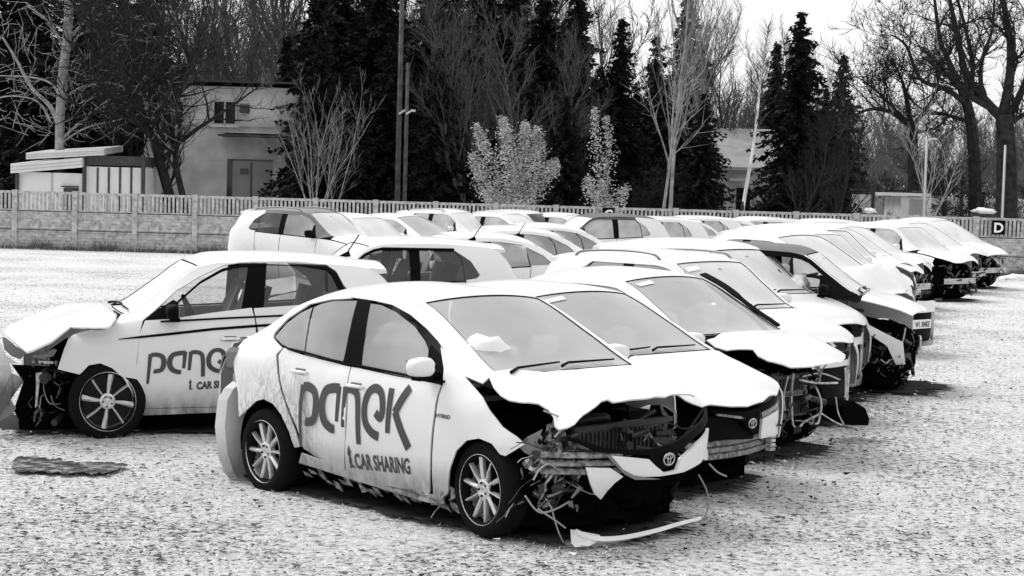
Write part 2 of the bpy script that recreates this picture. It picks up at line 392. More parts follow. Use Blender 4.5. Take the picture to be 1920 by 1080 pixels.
# ------------------------------------------------------------ wheels
WHEEL = {}
def wheel_meshes(style, Rw, lod=0):
    key = (style, Rw, lod)
    if key in WHEEL: return WHEEL[key]
    n = 40 if lod == 0 else 18; sx = .93
    t = MB(); r0 = Rw * .735
    t.lathe_y([(r0 - .02, -.09), (r0, -.10), (Rw - .03, -.098), (Rw - .006, -.075), (Rw, -.04), (Rw, .04), (Rw - .006, .075), (Rw - .03, .098), (r0, .10), (r0 - .02, .09), (r0 - .02, -.09)], (0, 0, 0), n, sx)
    tm = t.mesh('wheel')
    r = MB(); rr = Rw * .73; yo = .085
    r.lathe_y([(rr - .03, -.08), (rr - .0, -.08), (rr - .0, yo - .03), (rr + .004, yo), (rr + .012, yo + .012), (rr - .004, yo + .014), (rr - .014, yo - .006), (rr - .016, yo - .05), (rr - .03, -.08)], (0, 0, 0), n, sx)
    ns = 10 if style == 'ten' else 8
    def pt(rad, a, y): return (rad * math.cos(a) * sx, y, rad * math.sin(a))
    for k in range(ns):
        a = 2 * math.pi * (k + .25) / ns
        w0, w1 = (.030, .030) if style == 'ten' else (.022, .052)
        if style == 'ten' and k % 2: w0, w1 = .022, .020
        if style == 'eight' and k % 2: w0, w1 = .017, .026
        vs = []
        for rad, w, y, dy in ((.045, w0, yo - .012, .03), (rr * .55, (w0 + w1) / 2, yo - .006, .026), (rr - .02, w1, yo - .004, .022)):
            da = w / 2 / rad; tw = .10 * rad / rr
            for q, yy in ((-da, y - .012), (-da * .3, y), (da * .3, y), (da, y - .012), (da, y - dy - .01), (-da, y - dy - .01)): vs.append(pt(rad, a + q + tw, yy))
        fs = []
        for i in range(2):
            for j in range(6): fs.append((i * 6 + j, i * 6 + (j + 1) % 6, (i + 1) * 6 + (j + 1) % 6, (i + 1) * 6 + j))
        r.add(vs, fs)
    r.lathe_y([(.07, yo - .05), (.068, yo - .014), (.05, yo - .008), (.032, yo - .018), (.028, yo - .022), (0.001, yo - .02)], (0, 0, 0), 20, sx)
    rm = r.mesh('rim')
    b = MB(); b.lathe_y([(rr - .035, -.03), (.12, -.03), (.118, .0), (.02, .0)], (0, 0, 0), 24, sx)
    for k in range(5):
        a = 2 * math.pi * k / 5; b.tube([pt(.042, a, yo - .03), pt(.042, a, yo - .004)], .008, 8)
    bmsh = b.mesh('brake_disc')
    WHEEL[key] = (tm, rm, bmsh); return WHEEL[key]
def add_wheel(c, x, sg, z=None, style='ten', steer=0., flat=0., lod=0, y=.755, rot=0.):
    F = c.F; tm, rm, dm = wheel_meshes(style, F.Rw, lod)
    z = F.Rw if z is None else z
    w = bpy.data.objects.new('wheel', tm); C.objects.link(w); w.parent = c.root
    if not tm.materials: tm.materials.append(M['rubber']); rm.materials.append(M['alloy']); dm.materials.append(M['brake']); tm.shade_smooth(); rm.shade_smooth(); rm.set_sharp_from_angle(angle=R(35)); dm.shade_flat()
    w.location = (x, sg * y, z); w.rotation_euler = (0, 0, steer + (math.pi if sg < 0 else 0))
    for nm, me in (('rim', rm), ('brake_disc', dm)):
        o = bpy.data.objects.new(nm, me); C.objects.link(o); o.parent = w; o.rotation_euler = (0, rot, 0)
    return w
# ------------------------------------------------------------ shell
def side_outlines(F):
    """generic outlines in (x, z) for one side"""
    xt = F.gx[0] + .02; b, r = F.belt, F.rail; Ra = F.Rw + .07; fa = F.fa; xn = F.gx[-1] - .02
    wt = lambda x: min(r(x) - .045, r(F.rf - .1) - .04)
    O = {}
    arR = [p for p in arc(0, Ra, 180, 0)]; arF = [p for p in arc(fa, Ra, 180, 0)]
    qx = F.qx
    O['rear_quarter'] = [(xt, .36), (xt + .08, .27), (-Ra * .94 - .01, .25)] + arR + [(Ra * .94, .24), (F.dr + .12, .26), (F.dr + .15, .45), (F.dr + .02, .70), (F.dr - .02, b(F.dr))] \
        + ([(F.dr - .02, b(F.dr) + .02), (F.wr + .05, b(F.wr) + .03), (F.wr, b(F.wr) + .07), (F.wr + .10, (b(0) + r(0)) / 2 + .03), (F.dr + .10, wt(F.dr + .1)), (F.dr + .10, r(F.dr + .1))]) + lin(r, F.dr + .02, xt, 14)
    O['rear_door'] = [(F.dr + .13, .26), (F.xb - .006, .24)] + lin(lambda x: b(x) - .004, F.xb - .006, F.dr - .01, 4) + [(F.dr + .03, .70), (F.dr + .16, .45)]
    O['front_door'] = [(F.xb + .006, .24), (F.df - .03, .22), (F.df, .40), (F.df + .01, b(F.df) - .004)] + lin(lambda x: b(x) - .004, F.df - .05, F.xb + .006, 6)
    O['front_fender'] = [(F.df - .02, .22), (fa - Ra * .94, .20)] + arF + [(fa + Ra * .94 + .01, .30), (xn - .05, .34), (xn, .45)] + lin(lambda x: b(x), xn, F.df + .02, 10) + [(F.df + .008, .40)]
    O['sill'] = [(Ra * .94, .15), (fa - Ra * .94, .15), (fa - Ra * .94, .225), (F.df, .225), (F.xb, .235), (Ra * .94 + .02, .25)]
    xw0 = F.dr + .10; xc = F.cowl - .02
    O['roof_side'] = lin(r, xw0, xc, 18) + [(F.df + .04, b(F.df + .04)), (F.df, b(F.df))] + [(xx, min(z, r(xx) - .05)) for xx, z in lin(wt, F.df - .12, xw0, 14)]
    # windows
    O['rear_window'] = [(F.dr + .0, b(F.dr) + .015)] + lin(lambda x: b(x) + .015, F.dr + .05, F.xb - .05, 4) + [(xx, z) for xx, z in lin(wt, F.xb - .07, F.dr + .13, 6)] + [(F.dr + .03, (b(0) + r(0)) / 2 + .06)]
    O['quarter_window'] = [(F.wr + .01, b(F.wr) + .07), (F.wr + .06, b(F.wr) + .03), (F.dr - .02, b(F.dr) + .015), (F.dr + .01, (b(0) + r(0)) / 2 + .06), (F.dr + .10, wt(F.dr + .1)), (F.dr + .04, wt(F.dr + .1) - .03), (F.wr + .10, (b(0) + r(0)) / 2 + .03)]
    O['front_window'] = lin(lambda x: b(x) + .015, F.xb + .05, F.df - .14, 4) + [(F.df - .14, wt(F.df - .14) - .01)] + lin(wt, F.df - .22, F.xb + .05, 6)
    O['b_pillar'] = [(F.xb - .06, b(F.xb)), (F.xb + .055, b(F.xb)), (F.xb + .055, wt(F.xb)), (F.xb - .075, wt(F.xb))]
    O['mirror_base'] = [(F.df - .15, b(F.df) + .004), (F.df + .02, b(F.df) + .004), (F.df - .0, b(F.df) + .03), (F.df - .12, wt(F.df - .12) - .02), (F.df - .15, wt(F.df - .15) - .02)]
    return O
def strip(c, sg, mat=None, x0=None, x1=None):
    F = c.F; m = MB(); x0 = F.dr - .02 if x0 is None else x0; x1 = F.df if x1 is None else x1
    m.tube([(x, sg * (F.side(x, F.belt(x)) + .004), F.belt(x) + .006) for x, _ in lin(F.belt, x0, x1, 10)], .009, 5)
    return m.build('window_trim', mat or M['black'], c.root)
def build_side(c, sg, skip=(), over={}, glass=('sideg', 'sideg', 'sideg'), frames='white', fns={}, mirror='white', handles=True):
    O = side_outlines(c.F); O.update(over); made = {}
    if c.far:
        # far cars: body side as one panel, pillars and glass as their own pieces
        for k in ('rear_quarter', 'rear_door', 'front_door', 'front_fender', 'sill'):
            if k not in skip: made[k] = c.panel(k, O[k], 'side', sg=sg)
    else:
        for k in ('rear_quarter', 'rear_door', 'front_door', 'front_fender', 'sill'):
            if k in skip: continue
            made[k] = c.panel(k, O[k], 'side', sg=sg, fn=fns.get(k), mat=M['black'] if False else None)
    if 'roof_side' not in skip: made['roof_side'] = c.panel('roof_side', O['roof_side'], 'side', sg=sg, mat=M[frames] if frames != 'white' else None, fn=fns.get('roof_side'))
    for k, gm in (('rear_window', glass[0]), ('quarter_window', glass[1]), ('front_window', glass[2])):
        if k not in skip and gm: made[k] = c.panel(k, O[k], 'side', sg=sg, mat=M[gm], off=-.010, th=0, smooth=True)
    if 'b_pillar' not in skip: c.panel('door_pillar', O['b_pillar'], 'side', sg=sg, mat=M['black'], off=-.004, th=.02)
    if 'mirror_base' not in skip: c.panel('mirror_base', O['mirror_base'], 'side', sg=sg, mat=M['black'], off=-.003, th=.01)
    if not c.far: strip(c, sg)
    if mirror: add_mirror(c, sg, mirror)
    if handles and not c.far:
        for k, x in (('rear_door', c.F.dr + .17), ('front_door', c.F.xb + .14)):
            if k in made: door_handle(c, x, c.F.belt(x) - .13, sg, made[k])
    return made
def door_handle(c, x, z, sg, par):
    y = c.F.side(x, z); m = MB()
    m.tube(smooth_line([(x - .075, sg * (y + .002), z), (x - .06, sg * (y + .026), z + .004), (x, sg * (y + .036), z + .006), (x + .06, sg * (y + .026), z + .004), (x + .078, sg * (y + .002), z)], 4), [.010] + [.013] * 15 + [.010], 6)
    m.build('handle', c.paint, par, True)
    m = MB(); m.box((x, sg * (y - .001), z + .004), (.10, .008, .045)); m.build('handle_recess', M['dark'] if False else M['lamp'], par)
def add_mirror(c, sg, kind):
    F = c.F; x = F.df - .10; z = F.belt(x) + .085; y = F.side(x, F.belt(x))
    m = MB(); prof = []
    bm = bmesh.new(); bmesh.ops.create_icosphere(bm, subdivisions=3, radius=1)
    for v in bm.verts:
        p = v.co.copy(); mx_ = max(abs(p.x), abs(p.y), abs(p.z)); p = p * (.55 + .45 / mx_) ; p.x = p.x * (.075 if p.x > 0 else .03); p.z = p.z * .062 * (1 - .12 * p.y); p.y *= .105
        if p.x < -.02: p.x = -.02
        v.co = Vector((x + p.x, sg * (y + .14) + p.y * sg, z + p.z + .01))
    bmesh.ops.recalc_face_normals(bm, faces=bm.faces[:])
    me = bpy.data.meshes.new('mirror'); bm.to_mesh(me); bm.free()
    o = link('mirror', me, c.paint if kind == 'white' else M[kind], c.root)
    s = MB(); s.box((x - .005, sg * (y + .03), z - .045), (.07, .10, .03)); s.box((x - .005, sg * (y + .10), z - .062), (.08, .12, .03)); s.build('mirror_arm', M['black'], o)
    g = MB(); g.box((x - .026, sg * (y + .14), z + .01), (.006, .17, .09)); g.build('mirror_glass', M['lamp'], o)
    return o
def roof_out(F, x0, x1, n=10, inset=0.):
    a = [(x0 + (x1 - x0) * i / n, -(F.y5(x0 + (x1 - x0) * i / n) - inset)) for i in range(n + 1)]
    return a + [(x, -y) for x, y in reversed(a)]
def ws_out(F, x0, x1, inset, bow=.05, n=12):
    """windscreen outline with bowed top and bottom edges"""
    a = [(x0 + (x1 - x0) * i / n, (F.y5(x0 + (x1 - x0) * i / n) - inset)) for i in range(n + 1)]
    bot = [(x1 + bow * (1 - (t / 4) ** 2) * .8, -a[-1][1] * t / 4) for t in range(-3, 4)]
    top = [(x0 + bow * (1 - (t / 4) ** 2), -a[0][1] * t / 4) for t in range(3, -4, -1)]
    right = [(x, -y) for x, y in a]; left = [(x, y) for x, y in a]
    # loop: down the left side, across the bottom, up the right side, across the top
    return left + bot + right[::-1] + top
def build_top(c, hood=None, hood_fn=None, wsmat='ws', roofmat=None, roof=True, ws=True, rails=False, rear_glass='darkg'):
    F = c.F
    bow = .05
    if roof:
        out = [(x, y) for x, y in roof_out(F, F.rr, F.rf)]
        n = len(out) // 2
        front = [(F.rf + bow * (1 - (t / 4) ** 2), F.y5(F.rf) * t / 4) for t in range(-3, 4)]
        out = out[:n] + front + out[n:]
        c.panel('roof', out, 'top', mat=M[roofmat] if roofmat else None, th=.01)
    # A-pillar faces beside the glass
    for sg in (-1, 1):
        a = [(x, sg * F.y5(x)) for x, _ in lin(F.rail, F.rf, F.cowl, 8)]; b = [(x, sg * (F.y5(x) - .055)) for x, _ in lin(F.rail, F.cowl, F.rf, 8)]
        c.panel('windscreen_pillar', a + b, 'top', th=.01, mat=M[roofmat] if roofmat and roofmat != 'film' else None)
    if ws:
        w = c.panel('windscreen', ws_out(F, F.rf + .004, F.cowl, .05, bow - .004), 'top', mat=M[wsmat], off=-.006, th=0)
        if not c.far:
            m = MB(); e = ws_out(F, F.rf + .012, F.cowl - .012, .058, bow - .006); pts = [Vector((x, y, F.top(x, y) - .004)) for x, y in e]; pts.append(pts[0])
            m.tube(pts, .006, 4, cap=False); m.build('windscreen_seal', M['black'], w)
    if hood != 'none':
        out = hood or hood_out(F)
        c.panel('hood', out, 'top', fn=hood_fn, off=.006, th=.011, g=min(c.g, .06) if not c.far else c.g)
    # rear screen and boot
    rgx = F.rg; xt = F.gx[0] + .015
    n = 8
    a = [(F.rr - .01 + (rgx - F.rr) * i / n, F.y5(F.rr + (rgx - F.rr) * i / n) - .05) for i in range(n + 1)]
    c.panel('rear_screen', a + [(x, -y) for x, y in reversed(a)], 'top', mat=M[rear_glass], off=-.004, th=0)
    for sg in (-1, 1):
        b = [(x, sg * (y + .052)) for x, y in a]; c.panel('rear_pillar', [(x, sg * y) for x, y in a] + b[::-1], 'top', th=.008)
    if not F.hatch:
        bt = [(rgx, F.y5(rgx))] + [(x, F.y5(x)) for x, _ in lin(F.rail, rgx, xt, 5)]
        c.panel('boot_lid', bt + [(x, -y) for x, y in reversed(bt)], 'top', th=.01)
    z1 = F.rail(F.gx[0] + .02)
    tp = [(-.72, .30), (.72, .30), (.76, .5), (.74, .75), (.60, z1), (-.60, z1), (-.74, .75), (-.76, .5)]
    c.panel('tailgate' if F.hatch else 'rear_panel', tp, 'back', th=.01)
    for sg in (-1, 1):
        c.panel('tail_lamp', [(sg * .50, .72), (sg * .745, .74), (sg * .72, .88), (sg * .52, .88)] if sg > 0 else [(-.52, .88), (-.72, .88), (-.745, .74), (-.50, .72)], 'back', mat=M['lamp'], off=.012, th=.01)
    if F.hatch:
        m = MB(); z = F.top(F.rr, 0)
        vs = []
        for i in range(9):
            y = -.54 + 1.08 * i / 8; zz = F.top(F.rr, y) + .004
            e = .02 * (abs(i - 4) / 4) ** 2
            vs += [(F.rr + .02, y, zz), (F.rr - .17 + e, y, zz - .012), (F.rr - .18 + e, y, zz - .045), (F.rr - .04, y, zz - .06)]
        fs = [(i * 4 + j, i * 4 + (j + 1) % 4, i * 4 + 4 + (j + 1) % 4, i * 4 + 4 + j) for i in range(8) for j in range(4)] + [(0, 1, 2, 3), (32, 35, 34, 33)]
        m.add(vs, fs); m.build('roof_spoiler', c.paint, c.root)
    if rails:
        for sg in (-1, 1):
            m = MB(); yy = F.y5(.6) - .03
            m.tube(smooth_line([(.0, sg * yy, F.top(0, yy)), (.12, sg * yy, F.top(.1, yy) + .045), (.6, sg * yy, F.top(.6, yy) + .05), (1.0, sg * yy, F.top(1, yy) + .045), (1.12, sg * yy, F.top(1.12, yy))], 5), .013, 6)
            m.build('roof_rail', M['lamp'], c.root, True)
def hood_out(F, x1=None):
    x1 = x1 or F.gx[-1] - .03; xs = [a for a, _ in lin(F.belt, F.cowl + .03, x1, 8)]
    a = [(x, F.y4(x) - .02) for x in xs]
    fr = [(x1 + .10 * (1 - (t / 4) ** 2), -a[-1][1] * t / 4) for t in range(-3, 4)]
    bk = [(F.cowl + .03 + .05 * (1 - (t / 4) ** 2), -a[0][1] * t / 4) for t in range(3, -4, -1)]
    return a + fr + [(x, -y) for x, y in reversed(a)] + bk
def shell(c, x0=None, x1=None, under=True):
    """dark inner body seen through gaps, wheel wells and the crushed nose"""
    F = c.F; m = MB(); x0 = F.gx[0] + .12 if x0 is None else x0; x1 = F.fa + .42 if x1 is None else x1
    zt = .78
    secs = [(x0, .45, .34, .86), (x0 + .2, .60, .22, .88), (.45, .60, .16, .86), (.46, .74, .16, .84), (F.fa - .46, .74, .16, .82), (F.fa - .45, .58, .16, .82), (x1 - .15, .56, .18, .70), (x1, .50, .24, .60)]
    vs = []; fs = []
    for x, y, a, b in secs: vs += [(x, -y, a), (x, y, a), (x, y, b), (x, -y, b)]
    for i in range(len(secs) - 1):
        for j in range(4): fs.append((i * 4 + j, i * 4 + (j + 1) % 4, i * 4 + 4 + (j + 1) % 4, i * 4 + 4 + j))
    n = 4 * (len(secs) - 1); fs += [(3, 2, 1, 0), (n, n + 1, n + 2, n + 3)]
    m.add(vs, fs)
    if under: m.add([(-.3, -.5, .05), (-.3, .5, .05), (-.3, .5, .3), (-.3, -.5, .3), (x1 - .12, -.52, .04), (x1 - .12, .52, .04), (x1 - .12, .52, .3), (x1 - .12, -.52, .3)], [(0, 1, 2, 3), (7, 6, 5, 4), (0, 4, 5, 1), (1, 5, 6, 2), (3, 2, 6, 7), (0, 3, 7, 4)])  # box added close to the ground so the space under the car reads black
    for xc in (0, F.fa):
        for sg in (-1, 1):   # wheel-well liners
            r = F.Rw + .045; vs = []; fs = []
            for i in range(15):
                a = R(-12 + 204 * i / 14)
                for y in (.56, .80): vs.append((xc + r * .94 * math.cos(a), sg * y, F.Rw + r * math.sin(a)))
            for i in range(14): fs.append((2 * i, 2 * i + 1, 2 * i + 3, 2 * i + 2))
            m.add(vs, fs)
    return m.build('underbody_and_shade_box', M['dark'], c.root)
def cabin(c, seats=True, airbags=(), wheel=True, side=1):
    F = c.F; m = MB()
    m.box(((F.rr + F.cowl) / 2, 0, .84), (F.cowl - F.rr - .15, 1.40, .03))
    m.build('cabin_floor', M['inside'], c.root)
    d = MB(); vs = []
    n = 9
    for i in range(n):
        y = -.66 + 1.32 * i / (n - 1)
        for x, z in ((F.cowl - .02, F.belt(F.cowl) - .03), (F.cowl - .20, F.belt(F.cowl) + .0), (F.cowl - .46, F.belt(F.cowl) + .01), (F.cowl - .54, F.belt(F.cowl) - .03), (F.cowl - .50, F.belt(F.cowl) - .30)): vs.append((x, y, z))
    d.add(vs, [(i * 5 + j, i * 5 + j + 1, i * 5 + 6 + j, i * 5 + 5 + j) for i in range(n - 1) for j in range(4)]); d.build('dashboard', M['inside'], c.root, True)
    if seats:
        for sg in (-1, 1):
            s = MB(); x = F.cowl - 1.02; vs = []; prof = [(x + .42, .60, .23), (x + .40, .72, .24), (x + .10, .76, .24), (x + .02, .80, .23), (x - .04, 1.0, .235), (x - .12, 1.20, .21), (x - .15, 1.26, .13)]
            for px_, z, w in prof:
                for q in (-1, -.75, -.3, .3, .75, 1): vs.append((px_ + .05 * (abs(q) > .9), sg * .36 + q * w, z + .015 * (abs(q) == .75)))
            k = len(prof)
            for px_, z, w in reversed([(a - .12, b - .02, w_) for a, b, w_ in prof]):
                for q in (-1, -.75, -.3, .3, .75, 1): vs.append((px_, sg * .36 + q * w, z))
            fs = [(i * 6 + j, i * 6 + j + 1, i * 6 + 7 + j, i * 6 + 6 + j) for i in range(2 * k - 1) for j in range(5)]
            s.add(vs, fs); s.build('seat', M['seat'], c.root, True)
            h = MB(); h.box((x - .17, sg * .36, 1.33), (.09, .25, .15), taper=.85); h.tube([(x - .16, sg * .36 - .06, 1.2), (x - .17, sg * .36 - .06, 1.3)], .008, 5); h.tube([(x - .16, sg * .36 + .06, 1.2), (x - .17, sg * .36 + .06, 1.3)], .008, 5)
            ho = h.build('headrest', M['seat'], c.root); bv = ho.modifiers.new('b', 'BEVEL'); bv.width = .03; bv.segments = 3
        s = MB(); x = .28
        s.box((x - .12, 0, 1.0), (.14, 1.2, .42), rot=Matrix.Rotation(R(-12), 3, 'Y'), taper=.92); s.build('rear_bench', M['seat'], c.root)
    if wheel:
        w = MB(); cx, cy, cz = F.cowl - .60, .36, 1.0; pts = []
        for k in range(21):
            a = 2 * math.pi * k / 20; pts.append((cx + .07 * math.sin(a), cy + .175 * math.cos(a), cz + .155 * math.sin(a)))
        w.tube(pts, .014, 6, cap=False); w.box((cx + .02, cy, cz), (.04, .14, .10)); w.build('steering_wheel', M['black'], c.root)
    m = MB(); zc = F.top(F.rf + .12, 0) - .055; m.box((F.rf + .10, 0, zc - .02), (.04, .20, .06)); m.box((F.rf + .10, 0, zc + .02), (.10, .05, .03)); 
    mo = m.build('rear_view_mirror', M['seat'], c.root)
    for i, (x, y, z, r) in enumerate(airbags):
        bm = bmesh.new(); bmesh.ops.create_icosphere(bm, subdivisions=3, radius=1)
        for v in bm.verts:
            n = noise.noise(v.co * 1.7 + Vector((i * 3, 0, 0))); v.co = Vector((x, y, z)) + Vector((v.co.x * r * .7, v.co.y * r, v.co.z * r * .62)) * (1 + .45 * n)
        me = bpy.data.meshes.new('airbag'); bm.to_mesh(me); bm.free(); link('airbag', me, M['airbag'], c.root)
def wipers(c, up=False):
    F = c.F; m = MB()
    for y0, y1 in ((-.10, .50), (-.58, -.05)):
        z = lambda x, y: F.top(x, y) + .018
        a = F.cowl + .0; m.tube([(a + .02, y0, z(a, y0)), (a - .035, y0 + .12, z(a - .035, y0 + .12)), (a - .05, y1, z(a - .05, y1))], [.012, .009, .006], 5)
    m.build('wiper', M['black'], c.root)
def antenna(c):
    F = c.F; m = MB(); x = F.rr + .12; z = F.top(x, 0)
    m.add([(x - .07, 0, z), (x + .07, .02, z - .01), (x + .07, -.02, z - .01), (x - .05, 0, z + .055)], [(0, 1, 3), (1, 2, 3), (2, 0, 3)])
    m.tube([(x - .03, 0, z + .03), (x - .14, 0, z + .20)], .006, 5); m.build('antenna', M['black'], c.root)
# ------------------------------------------------------------ wreckage
def junk(c, seed, x0, x1, y0, y1, z0, z1, n_c=10, n_b=12, n_s=10, name=('wiring', 'engine_part', 'torn_metal'), rr_=.010):
    rg = random.Random(seed)
    rp = lambda: Vector((rg.uniform(x0, x1), rg.uniform(y0, y1), rg.uniform(z0, z1)))
    if n_c:
        m = MB(); m2 = MB()
        for i in range(n_c):
            p = rp(); pts = [p]
            d = Vector((rg.uniform(-1, 1) * .4, rg.uniform(-1, 1), rg.uniform(-1, .3)))
            for k in range(4):
                d = d + Vector((rg.gauss(0, .5), rg.gauss(0, .7), rg.gauss(0, .6)));
                p = p + d.normalized() * rg.uniform(.04, .10); p.z = max(p.z, .02); pts.append(p)
            (m if i % 3 else m2).tube(smooth_line(pts, 3), rg.uniform(.4, 1) * rr_, 5)
        tag(m.build(name[0], M['cable'], c.root), kind='stuff')
        if m2.v: tag(m2.build('hose', M['cablel'], c.root), kind='stuff')
    if n_b:
        m = MB()
        for i in range(n_b):
            rot = Matrix.Rotation(rg.uniform(-.6, .6), 3, 'X') @ Matrix.Rotation(rg.uniform(-.8, .8), 3, 'Z')
            p = rp()
            if rg.random() < .5: m.box(p, (rg.uniform(.02, .07), rg.uniform(.03, .10), rg.uniform(.015, .07)), rot, rg.uniform(.5, 1))
            else: m.tube([p, p + rot @ Vector((0, rg.uniform(.08, .2), 0))], rg.uniform(.012, .035), 9)
        tag(m.build(name[1], M['engine'], c.root), kind='stuff')
    if n_s:
        m = MB()
        for i in range(n_s):
            p = rp(); L = rg.uniform(.04, .14); w = rg.uniform(.006, .02); d = Vector((rg.uniform(-.4, .4), rg.uniform(-1, 1), rg.uniform(-1, .6))).normalized(); s_ = d.orthogonal().normalized() * w
            q = p + d * L * .5 + Vector((rg.uniform(-.03, .03),) * 3); e = p + d * L
            u = d.cross(s_).normalized() * .004
            m.add([p - s_, p + s_, q + s_ * .7, q - s_ * .9, e + s_ * .3, e - s_ * .2, p - s_ + u, p + s_ + u, q + s_ * .7 + u, q - s_ * .9 + u, e + s_ * .3 + u, e - s_ * .2 + u], [(0, 1, 2, 3), (3, 2, 4, 5), (9, 8, 7, 6), (11, 10, 8, 9), (0, 6, 7, 1), (4, 10, 11, 5), (1, 7, 8, 2), (2, 8, 10, 4), (3, 9, 6, 0), (5, 11, 9, 3)])
        tag(m.build(name[2], M['bare'], c.root), kind='stuff')
def beam(c, x, y0, y1, z, h=.12, mat='bare', bow=.10, name='crash_beam'):
    """ribbed bumper beam curving across the nose"""
    m = MB(); n = 14; vs = []; prof = [(0, -h / 2), (.02, -h / 2 + .006), (.02, -h / 6 - .008), (.004, -h / 6), (.02, -h / 6 + .008), (.02, h / 6 - .008), (.004, h / 6), (.02, h / 6 + .008), (.02, h / 2 - .006), (0, h / 2), (-.05, h / 2), (-.05, -h / 2)]
    k = len(prof)
    for i in range(n + 1):
        y = y0 + (y1 - y0) * i / n; xb = x - bow * (abs(y) / .7) ** 2
        for a, b in prof: vs.append((xb + a, y, z + b))
    m.add(vs, [(i * k + j, i * k + (j + 1) % k, i * k + k + (j + 1) % k, i * k + k + j) for i in range(n) for j in range(k)] + [tuple(range(k)), tuple(n * k + j for j in range(k - 1, -1, -1))])
    return m.build(name, M[mat], c.root)
def emblem(c, y, z, s=.055, par=None, dx=.02):
    """three interlocked ovals on the nose"""
    F = c.F; m = MB()
    def oval(cy, cz, ry, rz, r):
        pts = []
        for k in range(25):
            a = 2 * math.pi * k / 24; yy = y + cy + ry * math.cos(a); zz = z + cz + rz * math.sin(a); pts.append((F.front(yy, zz) + dx, yy, zz))
        m.tube(pts, r, 5, cap=False)
    oval(0, 0, s, s * .72, .005); oval(0, s * .30, s * .66, s * .27, .004); oval(0, -s * .02, s * .26, s * .62, .004)
    return m.build('emblem', M['chrome'], par or c.root, True)
def ring_bumper(c, plate=None, mat=None):
    """bumper skin with one big lower opening"""
    F = c.F; 
    outer = [(-.76, .20), (-.70, .12), (-.4, .10), (.4, .10), (.70, .12), (.76, .20), (.78, .45), (.74, .62), (.5, .66), (0, .68), (-.5, .66), (-.74, .62), (-.78, .45)]
    m = mat
    c.panel('bumper', [(-.76, .30), (-.60, .17), (-.60, .48), (-.45, .54), (.45, .54), (.60, .48), (.60, .17), (.76, .30), (.78, .5), (.72, .64), (.4, .68), (-.4, .68), (-.72, .64), (-.78, .5)], 'front', mat=m, th=.03)
    c.panel('bumper_lip', [(-.74, .20), (-.55, .12), (.55, .12), (.74, .20), (.70, .24), (.52, .175), (-.52, .175), (-.70, .24)], 'front', mat=m, off=.02, th=.03)
    c.panel('lower_grille', [(-.60, .17), (.60, .17), (.60, .48), (.45, .54), (-.45, .54), (-.60, .48)], 'front', mat=M['black'], off=-.05, th=0)
    if plate:
        o = MB(); x = F.front(0, .4) + .01; o.box((x, 0, .40), (.012, .46, .11)); p = o.build('number_plate', M['paper'], c.root)
        text_on(c, plate, p, lambda u, v: Vector((x + .009, -.19 + u, .365 + v)), .095, M['letter'], width=.38)
    else: pass
def headlamps(c, which=(-1, 1), z=.66):
    for sg in which:
        o = [(sg * .42, z), (sg * .74, z + .02), (sg * .76, z + .09), (sg * .62, z + .085), (sg * .42, z + .035)]
        if sg < 0: o = o[::-1]
        h = c.panel('headlamp', o, 'front', mat=M['lamp'], off=.012, th=.03)
# ------------------------------------------------------------ lettering
def text_mesh(txt, size, width=None, off=.0):
    cu = bpy.data.curves.new('t', 'FONT'); cu.body = txt; cu.size = size; cu.offset = off; cu.resolution_u = 3
    ob = bpy.data.objects.new('t', cu); C.objects.link(ob); bpy.context.view_layer.update()
    dg = bpy.context.evaluated_depsgraph_get(); me = bpy.data.meshes.new_from_object(ob.evaluated_get(dg))
    bpy.data.objects.remove(ob); bpy.data.curves.remove(cu)
    if width:
        xs = [v.co.x for v in me.vertices]; k = width / (max(xs) - min(xs)); a = min(xs)
        for v in me.vertices: v.co.x = (v.co.x - a) * k
    return me
def text_on(c, txt, par, f, size, mat, width=None, off=.003, name='lettering', shear=0.):
    me = text_mesh(txt, size, width, off)
    for v in me.vertices: v.co = f(v.co.x + shear * v.co.y, v.co.y)
    return link(name, me, mat, par, False)
def stroke(pts, w, taper=None):
    P = smooth_line(pts, 6) if len(pts) > 2 else pts; out_l = []; out_r = []
    n = len(P)
    for i, p in enumerate(P):
        a = P[max(i - 1, 0)]; b = P[min(i + 1, n - 1)]; d = Vector((b[0] - a[0], b[1] - a[1])).normalized(); nn = Vector((-d.y, d.x)); ww = w if not taper else w * (taper[0] + (taper[1] - taper[0]) * i / (n - 1))
        out_l.append((p[0] + nn.x * ww / 2, p[1] + nn.y * ww / 2)); out_r.append((p[0] - nn.x * ww / 2, p[1] - nn.y * ww / 2))
    return out_l, out_r
LET = [  # stylised word, x height 1
 ([(.10, .98), (.06, .5), (.0, -.55)], .17, (1.1, .7)), ([(.12, .93), (.36, .93), (.60, .80), (.66, .48), (.58, .16), (.36, .08), (.24, .10)], .22, (1, 1)),
 ([(1.58, .93), (1.28, .93), (1.02, .84), (.90, .5), (1.0, .14), (1.24, -.02), (1.40, -.04)], .22, (1.1, 1)), ([(1.56, .98), (1.53, .5), (1.50, .14)], .16, (1.1, .8)),
 ([(1.80, .98), (1.77, .5), (1.74, .02)], .16, (1.1, .8)), ([(1.80, .93), (2.05, .93), (2.26, .80), (2.32, .4), (2.33, -.36)], .22, (1, .75)),
 ([(3.10, -.14), (2.85, -.06), (2.62, .16), (2.56, .52), (2.68, .86), (2.92, .98), (3.16, .86), (3.24, .5), (3.16, .30), (2.98, .42)], .22, (1, .9)),
 ([(3.52, 1.0), (3.48, .5), (3.44, -.04)], .2, (1, .8)), ([(4.16, 1.04), (3.90, .72), (3.70, .44)], .22, (1, 1)), ([(3.70, .47), (3.92, .08), (4.20, -.36)], .22, (.95, 1.1))]
